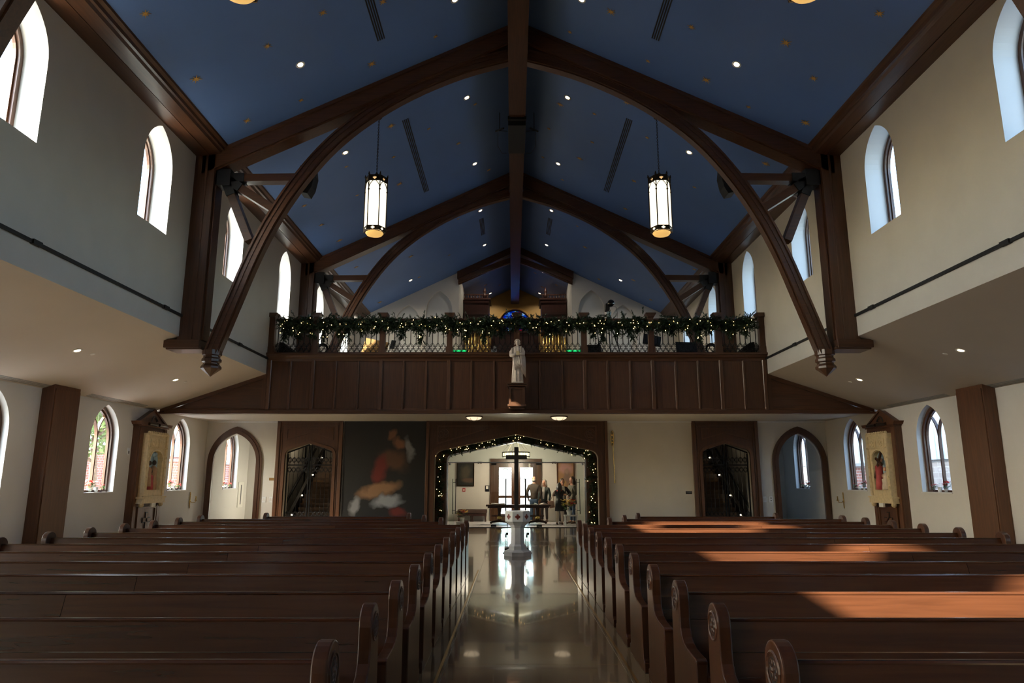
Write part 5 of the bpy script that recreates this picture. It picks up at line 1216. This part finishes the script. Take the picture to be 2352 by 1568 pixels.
# ================================================================== PEOPLE
def skin(name, P, E, R, mat, parent, root=0, lev=2):
    me = bpy.data.meshes.new(name); me.from_pydata([tuple(p) for p in P], E, []); ob = link(name, me, mat, parent)
    md = ob.modifiers.new('skin', 'SKIN'); md.use_smooth_shade = True
    for i, r in enumerate(R): me.skin_vertices[0].data[i].radius = r if isinstance(r, tuple) else (r, r)
    me.skin_vertices[0].data[root].use_root = True
    sb = ob.modifiers.new('sub', 'SUBSURF'); sb.levels = lev; sb.render_levels = lev
    return ob
def person(label, loc, heading, H, top, bottom, hair, arms, bald=False, skirtlen=0, hairlen=.12, shirt=None, leanx=0., shoes='shoe', legcol=None):
    t = thing('person', label, 'person', loc); t.rotation_euler = (0, 0, heading); k = H/1.75; V = lambda x, y, z: Vector((x*k+leanx*z, y*k, z*k))
    # body: one continuous skin
    P = [V(0,0,.95), V(0,0,1.10), V(0,0,1.30), V(0,.01,1.45), V(0,0,1.53), V(0,-.015,1.60), V(0,-.02,1.68), V(0,-.01,1.745)]
    E = [(i,i+1) for i in range(7)]; R = [(.09,.07),(.09,.07),(.11,.08),(.06,.05),(.055,.055),(.075,.08),(.08,.09),(.05,.055)]
    def chain(start, pts, rs):
        j = start
        for p, r in zip(pts, rs): P.append(p); R.append(r); E.append((j, len(P)-1)); j = len(P)-1
    for s in (-1, 1):
        chain(0, [V(s*.10,0,.88), V(s*.105,-.015,.50), V(s*.11,.02,.10), V(s*.12,-.11,.045)], [.065,.05,.036,.032])
        sh, el, wr = V(s*.18,0,1.42), V(*arms[0 if s < 0 else 1][0]), V(*arms[0 if s < 0 else 1][1])
        chain(3, [sh, el, wr], [.045,.036,.026])
    skin('body', [tuple(p) for p in P], E, [tuple(q*k for q in r) if isinstance(r, tuple) else r*k for r in R], 'skin', t)
    f = MB(); c = V(0,-.02,1.66)                                                    # face
    f.ball(c+Vector((0,.008,.01))*k, .108*k, 14, 10, (.78,.92,1.12)); f.ball(c+Vector((0,-.045,-.075))*k, .05*k, 10, 6, (.9,.9,.8))
    f.ball(c+Vector((0,-.098,-.012))*k, .014*k, 6, 5, (.8,1,1.6))
    for s in (-1, 1): f.ball(c+Vector((s*.073,.01,-.005))*k, .018*k, 6, 5, (.5,1,1.5))
    f.build('face', 'skin', None, smooth=True).parent = t
    e = MB()
    for s in (-1, 1): e.ball(c+Vector((s*.03,-.086,.012))*k, .009*k, 6, 4)
    e.ball(c+Vector((0,-.086,-.052))*k, .014*k, 6, 4, (1.3,.5,.4)); e.build('eyes_and_mouth', 'hair_brown', None).parent = t
    # jacket: torso and sleeves as one surface
    w = 1.10
    zb = .86-skirtlen
    P = [V(0,0,zb), V(0,0,1.0), V(0,0,1.18), V(0,.005,1.37), V(0,.005,1.47), V(0,0,1.52)]; E = [(i,i+1) for i in range(5)]; R = [(.165+.05*(skirtlen>0),.125+.03*(skirtlen>0)),(.155,.12),(.15,.12),(.17,.125),(.10,.09),(.075,.075)]
    for s in (-1, 1):
        A_ = arms[0 if s < 0 else 1]; el, wr = V(*A_[0]), V(*A_[1])
        chain(3, [V(s*.185,0,1.405), el, wr], [.086,.062,.05])
    skin('jacket', [tuple(p) for p in P], E, [tuple(q*k for q in r) if isinstance(r, tuple) else r*k for r in R], top, t)
    if shirt:
        MB().add([(-.035*k,-.112*k,.98*k),(.035*k,-.112*k,.98*k),(.06*k,-.118*k,1.3*k),(.055*k,-.085*k,1.5*k),(-.055*k,-.085*k,1.5*k),(-.06*k,-.118*k,1.3*k),(-.035*k,-.03*k,.98*k),(.035*k,-.03*k,.98*k),(.06*k,-.03*k,1.3*k),(.055*k,-.0*k,1.5*k),(-.055*k,-.0*k,1.5*k),(-.06*k,-.03*k,1.3*k)], [(0,1,2,5),(5,2,3,4),(6,11,8,7),(11,10,9,8),(0,5,11,6),(5,4,10,11),(1,7,8,2),(2,8,9,3),(3,9,10,4)]).build('shirt_front', shirt, None, bevel=.01).parent = t
    if skirtlen: MB().lathe([(.20*k,(.86-skirtlen)*k),(.205*k,(.88-skirtlen)*k),(.185*k,.85*k),(.165*k,1.0*k),(.15*k,1.12*k)], 20, (0,0,0), lambda a, h: 1+.03*sin(7*a)*(1-h), .78).build('coat_skirt', top, None, smooth=True).parent = t
    # trousers
    P = [V(0,0,.98), V(0,0,.90)]; E = [(0,1)]; R = [(.14,.105),(.145,.11)]
    for s in (-1, 1): chain(1, [V(s*.10,0,.80), V(s*.105,-.015,.50), V(s*.11,.015,.085)], [.095,.068,.056])
    skin('trousers', [tuple(p) for p in P], E, [tuple(q*k for q in r) if isinstance(r, tuple) else r*k for r in R], bottom, t)
    for s in (-1, 1):
        MB().tube([V(s*.11,.06,.045), V(s*.113,-.02,.055), V(s*.12,-.12,.04), V(s*.122,-.17,.028)], [.042*k,.05*k,.042*k,.022*k], 8).build('shoe', shoes, None, smooth=True).parent = t
        A_ = arms[0 if s < 0 else 1]; el, wr = V(*A_[0]), V(*A_[1]); d = (wr-el).normalized(); u_ = d.orthogonal().normalized(); v_ = d.cross(u_)
        h = MB(); h.tube([wr, wr+d*.05*k, wr+d*.085*k], [.022*k,.034*k,.03*k], 7)
        for j in range(4):
            o_ = u_*(.021*(j-1.5))*k; L_ = (.065,.078,.072,.055)[j]*k
            h.tube([wr+d*.08*k+o_, wr+d*(.08*k+L_*.55)+o_+v_*.008*k, wr+d*(.08*k+L_)+o_*.95+v_*.026*k], [.009*k,.008*k,.006*k], 5)
        h.tube([wr+d*.03*k+u_*.03*k, wr+d*.07*k+u_*.052*k+v_*.01*k, wr+d*.095*k+u_*.056*k+v_*.02*k], [.011*k,.009*k,.007*k], 5)
        h.build('hand', 'skin', None, smooth=True).parent = t
    # hair
    h = MB(); c = V(0,.012,1.685)
    if bald: h.ball(c+Vector((0,.012,-.055))*k, .098*k, 14, 8, (.90,.98,.62))
    else:
        h.ball(c+Vector((0,.010,.018))*k, .112*k, 14, 10, (.86,.98,1.02))
        if hairlen > .15: h.tube([c+Vector((0,.03,.02))*k, c+Vector((0,.065,-.12))*k, c+Vector((0,.075,-hairlen))*k, c+Vector((0,.06,-hairlen-.1))*k], [.09*k,.105*k,.10*k,.05*k], 10)
        if hairlen > .15:
            for s in (-1, 1): h.tube([c+Vector((s*.07,-.02,.02))*k, c+Vector((s*.095,-.02,-.10))*k, c+Vector((s*.10,0,-hairlen*.8))*k], [.03*k,.035*k,.02*k], 7)
    h.build('hair', hair, None, smooth=True).parent = t
    return t
down = (((-.26,.02,1.14),(-.25,-.06,.90)), ((.26,.02,1.14),(.25,-.06,.90)))
person('bald man in a brown jacket and jeans seen from behind in the vestibule', (.74, 29.25, .004), radians(168), 1.82, 'jacket_brown', 'jeans', 'hair_grey', (((-.29,-.02,1.15),(-.22,-.12,.93)), ((.29,.0,1.15),(.24,-.10,.92))), bald=True)
person('woman with long grey hair in a dark jacket over a white top', (1.19, 29.65, .004), radians(-28), 1.68, 'jacket_green', 'trousers', 'hair_grey', down, hairlen=.22, shirt='shirt_white')
w1 = person('woman in a black coat and pale leggings hugging someone, seen from behind', (1.70, 27.93, .004), radians(175), 1.56, 'jacket_black', 'leggings', 'hair_dark', (((-.27,-.12,1.28),(-.14,-.34,1.34)), ((.27,-.12,1.25),(.14,-.34,1.30))), skirtlen=.28, hairlen=.26)
MB().tube([(-.10,-.03,1.29),(-.06,.09,1.31),(.06,.10,1.30),(.11,-.02,1.28)], .035, 8).build('red_scarf', 'scarf', None, smooth=True).parent = w1
m1 = MB().prism([(.17,.66),(.38,.62),(.42,.80),(.34,.92),(.22,.90)], 'y', .0, .11); m1.tube([(.36,.05,.9),(.26,.10,1.12),(.17,.06,1.30)], .014, 6); m1.tube([(.24,.05,.9),(.22,.11,1.1),(.16,.06,1.30)], .014, 6); m1.build('shoulder_bag', 'bag_leather', None, bevel=.015).parent = w1
person('man in a dark suit and white shirt hugging the woman in black', (1.86, 28.42, .004), radians(22), 1.72, 'jacket_black', 'trousers', 'hair_brown', (((-.30,-.22,1.20),(-.20,-.48,1.18)), ((.25,-.22,1.18),(.06,-.45,1.10))), shirt='shirt_white')
w5 = person('tall woman in an olive coat and jeans beside the right glass door', (2.28, 28.75, .004), radians(-62), 1.80, 'coat_olive', 'jeans', 'hair_brown', (((-.25,-.05,1.14),(-.14,-.22,1.10)), ((.25,-.02,1.14),(.20,-.12,.92))), skirtlen=.12, hairlen=.30)

# ================================================================== FONT AND CROSS
def octa(mb, prof, c):
    n = 8; k = len(mb.v)
    for r, z in prof: mb.v += [(c[0]+r*cos(pi/8+2*pi*i/n)/cos(pi/8), c[1]+r*sin(pi/8+2*pi*i/n)/cos(pi/8), z) for i in range(n)]
    for j in range(len(prof)-1): mb.f += [(k+j*n+i, k+j*n+(i+1)%n, k+(j+1)*n+(i+1)%n, k+(j+1)*n+i) for i in range(n)]
    mb.f += [tuple(range(k, k+n))[::-1], tuple(range(k+(len(prof)-1)*n, k+len(prof)*n))]; return mb
fc = (-.02, 16.75)
F = thing('baptismal_font', 'white marble octagonal font with red quatrefoils in the centre aisle', 'font', (fc[0], fc[1], 0))
octa(MB(), [(.315, 0), (.315, .085), (.22, .125), (.20, .14), (.20, .21), (.165, .25)], fc).build('base', 'marble', F)
octa(MB(), [(.155, .24), (.150, .62), (.175, .66), (.175, .68)], fc).build('stem', 'marble', F)
octa(MB(), [(.19, .675), (.215, .70), (.27, .755), (.29, .765), (.29, .98), (.28, 1.0), (.22, 1.0), (.20, .95)], fc).build('bowl', 'marble', F)
for k in range(8):
    a = -pi/2+k*pi/4; m1 = MB()
    for q, (dx, dz) in enumerate(((0,.035),(0,-.035),(.035,0),(-.035,0),(0,0))):
        m1.prism([(dx+.026*cos(2*pi*i/12), .875+dz+.026*sin(2*pi*i/12)) for i in range(12)], 'y', -.296, -.28)
    m1.xf(Matrix.Rotation(a+pi/2, 4, 'Z')); m1.xf(Matrix.Translation((fc[0], fc[1], 0))); m1.build('quatrefoil', 'quatre_red', F)
C_ = thing('standing_cross', 'tall plain dark wooden cross standing behind the font', 'cross', (-.04, 17.980, 0))
MB().box(-.095, .015, 17.930, 18.030, .10, 2.54).build('upright', 'ebony', C_, bevel=.004)
MB().box(-.31, .23, 17.932, 18.028, 2.23, 2.34).build('crossbar', 'ebony', C_, bevel=.004)
MB().box(-.34, .26, 17.730, 18.230, 0.0, .06).box(-.18, .10, 17.840, 18.120, .06, .16).build('foot', 'ebony', C_, bevel=.008)
for i, (x, ad) in enumerate(((-.27, 'left'), (.23, 'right'))):
    t = thing('microphone_stand', f'slim black pole with clamp on the {ad} of the font', 'stand', (x, 17.2, 0))
    MB().cyl((x, 17.2, 0), (x, 17.2, 1.02), .006, n=6).build('pole', 'black', t); MB().box(x-.03, x+.03, 17.16, 17.24, .42, .47).box(x-.045, x-.01, 17.15, 17.2, .36, .44).build('clamp', 'black', t)
    MB().lathe([(.10, 0), (.10, .012), (.02, .02)], 12, (x, 17.2, 0)).build('base', 'black', t)

# ================================================================== AISLE WALL FURNISHINGS
def mini_figure(mb, x, y, z, h, rn, wide=.16):
    w_ = h*wide
    mb.lathe([(w_*1.0,0),(w_*.95,h*.2),(w_*.75,h*.45),(w_*.8,h*.62),(w_*.85,h*.74),(w_*.45,h*.81),(w_*.22,h*.85)], 12, (x,y,z), lambda a, q: 1+.12*sin(6*a+3*q)*(1-q), .8)
def station(side, s):
    t = thing('station_shrine', f'tall oak shrine with a pale carved relief on the {side} aisle wall', 'shrine', (s*AW, 21.8, 0)); sg = 1 if s < 0 else -1
    t.rotation_euler = (0, 0, 0 if s < 0 else pi)          # local: +x into the room
    def part(name, mb, mat, par=None, bevel=0., smooth=False):
        o = link(name, mb.data(name, smooth), mat, par or t)
        if bevel: md = o.modifiers.new('bevel', 'BEVEL'); md.width = bevel; md.segments = 2; md.limit_method = 'ANGLE'
        return o
    part('body', MB().box(-.02, .20, -.83, .83, 0, 3.36), 'column_z', bevel=.006)
    m1 = MB().box(.0, .23, -.80, -.62, 0, 3.3).box(.0, .23, .62, .80, 0, 3.3); part('side_board', m1, 'column_z', bevel=.006)
    m1 = MB().prism([(-.92, 3.36), (.92, 3.36), (1.0, 3.46), (-1.0, 3.46)], 'x', -.02, .30).prism([(-.86, 3.32), (.86, 3.32), (.86, 3.37), (-.86, 3.37)], 'x', -.02, .26); part('cornice', m1, 'column_z')
    m1 = MB().prism([(-.80, 3.46), (.80, 3.46), (0, 3.86)], 'x', -.02, .16); part('pediment', m1, 'column_z')
    m1 = MB().band([(-.86, 3.46), (0, 3.90), (.86, 3.46)], [(-.74, 3.46), (0, 3.83), (.74, 3.46)], 'x', .15, .20); part('raking_moulding', m1, 'column_z')
    m1 = MB().tube([(.19, .15*cos(pi-pi*i/10), 3.50+.17*sin(pi*i/10)) for i in range(11)], .016, 6); m1.cyl((.30, -.0, 3.46), (.30, 0, 3.38), .03, n=8); m1.tube([(.19,.0,3.6),(.27,0,3.58),(.31,0,3.5)], .014, 6); part('lamp_arm', m1, 'black')
    m1 = MB()
    for q in (-1, 1): m1.cyl((.33, q*.06, 3.40), (.33, q*.56, 3.40), .045, n=12)
    part('picture_lamp', m1, 'bronze', smooth=False)
    # relief slab with arched niche
    z0, z1 = 1.18, 3.12
    sl_, rv_ = MB(), MB(); wall_holes(sl_, -.62, .62, z0, z1, [(1.42, [(y, z) for y, z in [(-.38+.0, 2.30)]+[(.38*cos(pi-pi*i/14), 2.30+.30*sin(pi-pi*i/14)) for i in range(1, 14)]+[(.38, 2.30)]])], lambda u,v,d: (.36-d, u, v), .15, None)
    part('relief_slab', sl_, 'relief_stone')
    part('niche_ground', MB().box(.20, .225, -.40, .40, 1.40, 2.64), 'relief_blue')
    m1 = MB()
    for q in (-1, 1):
        m1.box(.35, .40, q*.56-.055, q*.56+.055, z0+.06, z1-.03)
        for k in range(5): m1.ball((.40, q*.56, 1.5+.3*k), .035, 6, 4)
        m1.box(.36, .385, q*.24-.18, q*.24+.18, 2.70, 2.96); m1.tube([(.385, q*.24+.12*cos(2*pi*i/12), 2.83+.09*sin(2*pi*i/12)) for i in range(12)], .014, 5, True)
        for k in range(4): m1.tube([(.385, q*.24, 2.83), (.385, q*.24+.11*cos(k*pi/2+pi/4), 2.83+.09*sin(k*pi/2+pi/4))], .012, 5)
    m1.box(.36, .40, -.64, .64, 2.62+.06, 2.70); m1.box(.35, .39, -.65, .65, z1-.06, z1)
    for k in range(9): m1.ball((.36, -.56+.14*k, z1+.02), .05, 6, 4)
    m1.tube([(.372, .40*cos(pi-pi*i/14), 2.30+.33*sin(pi-pi*i/14)) for i in range(15)], .022, 6)
    part('carved_border', m1, 'relief_stone')
    m1 = MB().prism([(-.70, 1.02), (.70, 1.02), (.66, 1.20), (-.66, 1.20)], 'x', .18, .42).box(.18, .44, -.72, .72, 1.17, 1.22)
    for q in (-1, 1): m1.ball((.34, q*.58, .98), .08, 8, 6)
    part('relief_base', m1, 'relief_stone'); part('number_plate', MB().box(.36, .43, -.12, .12, .90, 1.02), 'paper', bevel=.01)
    # figures carved in the niche
    rn = random.Random(4); zz = 1.42
    if s > 0:
        f1, f2, fh, fc_ = MB(), MB(), MB(), MB()
        mini_figure(f1, .31, -.12, zz, .95, rn, .15); mini_figure(f2, .31, .14, zz, .42, rn, .24); mini_figure(f2, .29, .22, zz, .62, rn, .18)
        for p, r in (((.32, .02, zz+.90), .075), ((.33, .14, zz+.42), .06), ((.31, .22, zz+.62), .06)): fh.ball(p, r, 10, 8, (.9, .9, 1.15))
        fc_.add(*(lambda b: (b.v, b.f))(MB().box(-.025, .025, -.035, .035, -.5, .45).box(-.025, .025, -.2, .2, .05, .12).xf(Matrix.Translation((.37, -.03, zz+.78)) @ Matrix.Rotation(radians(-32), 4, 'X'))))
        part('figure_red', f1, 'cloth_red', smooth=True); part('figure_pale', f2, 'cloth_cream', smooth=True); part('figure_heads', fh, 'skin', smooth=True); part('carved_cross', fc_, 'oak_z')
    else:
        f1, f2, fh = MB(), MB(), MB()
        mini_figure(f1, .30, -.14, zz, .55, rn, .22); mini_figure(f2, .29, .04, zz, .86, rn, .17); mini_figure(f2, .28, -.22, zz+.1, .70, rn, .16)
        for p, r in (((.31, -.14, zz+.55), .06), ((.30, .04, zz+.82), .07), ((.29, -.22, zz+.80), .065)): fh.ball(p, r, 10, 8, (.9, .9, 1.15))
        part('figure_red', f1, 'cloth_red', smooth=True); part('figure_tan', f2, 'cloth_tan', smooth=True); part('figure_heads', fh, 'hair_brown', smooth=True)
        cl = MB()
        for k in range(9): cl.ball((.24, rn.uniform(-.22, .22), zz+rn.uniform(.9, 1.12)), rn.uniform(.05, .1), 8, 6, (.5, 1, .8))
        part('carved_clouds', cl, 'relief_blue', smooth=True)
    # lower door with a sunk cross
    dr_ = part('lower_door', MB().box(.20, .225, -.46, .46, .06, .86), 'column_z', bevel=.008)
    part('door_frame', MB().band([(-.54, .02), (-.54, .92), (.54, .92), (.54, .02)], [(-.47, .05), (-.47, .86), (.47, .86), (.47, .05)], 'x', .20, .25, True), 'column_z')
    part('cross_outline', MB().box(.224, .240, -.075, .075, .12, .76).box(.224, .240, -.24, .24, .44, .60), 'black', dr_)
    part('cross', MB().box(.224, .252, -.05, .05, .15, .73).box(.224, .252, -.21, .21, .465, .575), 'column_z', dr_)
station('left', -1); station('right', 1)
for side, s in (('left', -1), ('right', 1)):
    x = s*(AW-.01); y = 25.1; z = .98
    t = thing('wall_sconce', f'brass candle sconce on the {side} aisle wall under the loft', 'sconce', (x, y, z))
    m1 = MB().tube([(x-s*.015, y, z-.22), (x-s*.015, y, z+.28)], [.02, .02], 6).ball((x-s*.015, y, z), .05, 8, 6, (.4, 1, 1.5)); m1.ball((x-s*.015, y, z+.26), .03, 8, 6, (.5, 1, 2)); m1.ball((x-s*.015, y, z-.2), .03, 8, 6, (.5, 1, 2)); m1.build('backplate', 'brass', t, smooth=True)
    MB().tube([(x-s*.02, y, z), (x-s*.10, y, z-.05), (x-s*.20, y, z-.03), (x-s*.22, y, z+.02)], .013, 6).build('arm', 'brass', t, smooth=True)
    MB().lathe([(.015, .02),(.05, .03),(.055, .05),(.02, .05),(.02, .17),(.001, .175)], 12, (x-s*.22, y, z)).build('candle_cup', 'brass', t, smooth=True)
    # wall controls beside the shrines
    t = thing('wall_control', f'white thermostat box beside the {side} shrine', 'control', (s*AW, 20.85 if s < 0 else 23.0, 2.5)); y = 20.80 if s < 0 else 23.05
    a, b_ = sorted((s*AW, s*(AW-.03))); MB().box(a, b_, y-.07, y+.07, 2.44, 2.64).build('plate', 'plastic_white', t, bevel=.005)
    a, b_ = sorted((s*(AW-.03), s*(AW-.045))); MB().box(a, b_, y-.03, y+.03, 2.48, 2.56).build('dial', 'vent_grey', t)
t = thing('wall_slot', 'narrow framed wall slot in the left lobby beyond the pointed doorway', 'grille', (-AW, 29.75, .6))
MB().box(-AW, -AW+.03, 29.46, 30.0, .60, 1.63).build('frame', 'trim_white', t); MB().box(-AW+.028, -AW+.034, 29.70, 29.77, .72, 1.52).build('slot', 'black', t)

# ================================================================== CHOIR LOFT FURNISHINGS
for side, s in (('left', -1), ('right', 1)):
    t = thing('organ_case', f'dark carved organ case on the {side} of the organ chamber', 'organ', (s*2.05, 37.4, 5.7)); a, b_ = sorted((s*1.45, s*2.82))
    MB().box(a, b_, 37.0, 38.4, 9.7, 11.35).build('upper_case', 'organ', t)
    MB().box(a-.06, b_, 36.93, 38.4, 11.3, 11.45).box(a-.1 if s > 0 else a, b_ if s > 0 else b_+.1, 36.88, 38.4, 11.45, 11.55).build('cornice', 'organ', t)
    MB().box(a, b_, 36.96, 37.02, 10.62, 10.76).build('middle_rail', 'organ', t)
    MB().box(a, b_, 37.05, 38.4, 5.7, 7.6).build('lower_case', 'organ', t)
    cr = MB()
    for k in range(9):
        x = a+.08+k*(b_-a-.16)/8; cr.lathe([(.03,0),(.05,.04),(.03,.09),(.045,.14),(.05,.2)], 8, (x, 36.98, 11.55))
    cr.box(a, b_, 36.94, 37.02, 11.72, 11.78); cr.build('cresting', 'organ', t)
    x = s*1.68; MB().lathe([(.09,0),(.10,.2),(.05,.26),(.09,.36),(.06,.5),(.01,.62)], 10, (x, 36.98, 11.55)).build('finial', 'organ', t, smooth=True)
    for k in range(8):
        x = a+.1+k*(b_-a-.2)/7; top_ = 9.65-.5*abs(k-3.5)/3.5*.6
        MB().lathe([(.02, 7.6),(.065, 7.95),(.07, 8.0),(.07, top_),(.06, top_)], 10, (x, 37.06, 0)).build('pipe', 'brass', t, smooth=True)
t = thing('organ_screen', 'dark red panelled screen below the stained glass window', 'screen', (0, 41.2, 5.7))
for k in range(6): MB().box(-1.4+k*.47, -1.4+k*.47+.44, 41.16, 41.2, 5.8, 10.45).build('panel', 'organ', t)
MB().box(-1.44, 1.44, 41.2, 41.4, 5.7, 10.55).build('backing', 'organ', t); MB().box(-1.5, 1.5, 41.1, 41.45, 10.5, 10.62).build('cap_rail', 'organ', t)
def mstand(x, y, z, w_, h_, tilt, label):
    t = thing('music_stand', label, 'music stand', (x, y, 5.7), 'loft music stands')
    m1 = MB().box(-w_/2, w_/2, -.01, .01, 0, h_).box(-w_/2, w_/2, -.06, .01, 0, .015); m1.xf(Matrix.Translation((x, y, z)) @ Matrix.Rotation(tilt, 4, 'Y') @ Matrix.Rotation(radians(-20), 4, 'X')); m1.build('desk', 'black', t)
    MB().cyl((x, y+.05, 5.72), (x, y+.05, z+h_*.5), .015, n=6).build('pole', 'black', t)
    m1 = MB()
    for k in range(3): m1.cyl((x, y+.05, 5.95), (x+.28*cos(k*2.1), y+.05+.28*sin(k*2.1), 5.715), .012, n=5)
    m1.build('tripod', 'black', t)
mstand(4.68, 23.6, 6.30, .62, .42, radians(12), 'black music stand behind the newel right of the loft camera'); mstand(5.85, 23.4, 6.02, .72, .40, radians(2), 'low black music stand near the right foot of the second truss')
mstand(-4.35, 23.7, 6.2, .16, .34, radians(8), 'narrow black stand in front of the leaning wooden board')
t = thing('wooden_board', 'pale wooden board leaning in the loft behind the left garland', 'board', (-5.1, 23.9, 5.7)); m1 = MB().box(-.42, .42, -.02, .02, 0, .62); m1.xf(Matrix.Translation((-5.05, 23.9, 5.98)) @ Matrix.Rotation(radians(12), 4, 'Y') @ Matrix.Rotation(radians(-15), 4, 'X')); m1.build('panel', 'plaque_brass', t)
MB().box(-5.4, -4.7, 23.85, 24.1, 5.7, 6.0).build('rest', 'oak_x', t)
t = thing('video_camera', 'black video camera on a tripod behind the loft railing', 'camera', (3.25, 23.7, 5.7))
MB().box(3.12, 3.26, 23.5, 23.85, 7.55, 7.78).build('body', 'black', t, bevel=.01); MB().cyl((3.29, 23.62, 7.76), (3.29, 23.38, 7.76), .10, .12, 14).build('lens', 'black_gloss', t, smooth=True); MB().cyl((3.25, 23.65, 7.26), (3.25, 23.65, 7.5), .055, .09, 10).build('fluid_head', 'relief_blue', t)
for k in range(3): a = 2*pi*k/3+.5; MB().cyl((3.22, 23.7, 7.3), (3.22+.62*cos(a), 23.7+.5*sin(a), 5.71), .025, .016, 6).build('tripod_leg', 'black', t)
MB().tube([(3.35, 23.65, 7.7), (3.5, 23.65, 7.68), (3.55, 23.65, 7.45), (3.52, 23.65, 7.2)], .007, 5).build('cable', 'cable', t); MB().cyl((3.2, 23.7, 7.4), (2.85, 23.5, 7.35), .018, n=6).build('pan_handle', 'black', t)
t = thing('tripod', 'bare black tripod beside the loft video camera', 'tripod', (2.85, 23.4, 5.7)); MB().cyl((2.85, 23.4, 6.2), (2.76, 23.4, 7.0), .018, n=6).build('column', 'black', t)
for dx in (-.3, .28, .02): MB().cyl((2.83, 23.4, 6.35), (2.83+dx, 23.4+.2*(dx == .02), 5.71), .018, n=6).build('tripod_leg', 'black', t)
for side, s in (('left', -1), ('right', 1)):
    t = thing('stage_monitor', f'black wedge floor monitor at the {side} end of the loft railing', 'speaker', (s*7.7, 23.2, 5.7)); m1 = MB().prism([(s*8.02,5.7),(s*7.35,5.7),(s*7.35,5.82),(s*7.95,6.28),(s*8.02,6.28)], 'y', 22.9, 23.4); m1.build('cabinet', 'black', t, bevel=.01)
    m1 = MB().prism([(s*7.38,5.86),(s*7.93,6.27),(s*7.92,6.29),(s*7.36,5.88)], 'y', 22.94, 23.36); m1.build('grille', 'iron', t)
    t = thing('green_light_bar', f'dim green light bar on the loft edge {side} of the centre', 'light', (s*1.87, 22.7, 5.7)); MB().box(s*1.87-.22, s*1.87+.22, 22.58, 22.62, 5.90, 5.94).build('strip', 'led_green', t); MB().box(s*1.87-.24, s*1.87+.24, 22.62, 22.68, 5.72, 5.96).build('housing', 'black', t)
t = thing('loft_webcam', 'small white camera box on the loft edge left of the statue', 'camera', (-.72, 22.45, 5.77)); MB().box(-.77, -.66, 22.4, 22.5, 5.77, 6.05).build('body', 'plastic_white', t, bevel=.012); MB().cyl((-.715, 22.405, 5.93), (-.715, 22.385, 5.93), .032, n=12).build('lens', 'black_gloss', t); MB().box(-.85, -.77, 22.42, 22.5, 5.77, 5.93).build('cable_box', 'plastic_white', t)
t = thing('speaker_box', 'black box behind the newel right of the organ', 'speaker', (2.5, 22.75, 5.7)); MB().box(2.2, 2.8, 22.6, 23.0, 5.7, 6.12).build('cabinet', 'black', t, bevel=.01); MB().box(2.24, 2.76, 22.585, 22.602, 5.78, 6.08).build('grille', 'iron', t)
for side, s in (('left', -1), ('right', 1)):
    t = thing('coiled_cable', f'coil of black cable by the {side} truss foot in the loft', 'cable', (s*6.5, 22.7, 5.76)); m1 = MB()
    for k in range(4): m1.tube([(s*6.45+(.19-.02*k)*cos(2*pi*i/20), 22.55+.02*k, 5.98+(.18-.02*k)*sin(2*pi*i/20)) for i in range(20)], .014, 5, True)
    m1.build('loops', 'cable', t, smooth=True); MB().box(s*6.45-.2, s*6.45+.2, 22.5, 22.66, 5.76, 5.86).build('hanger', 'black', t)
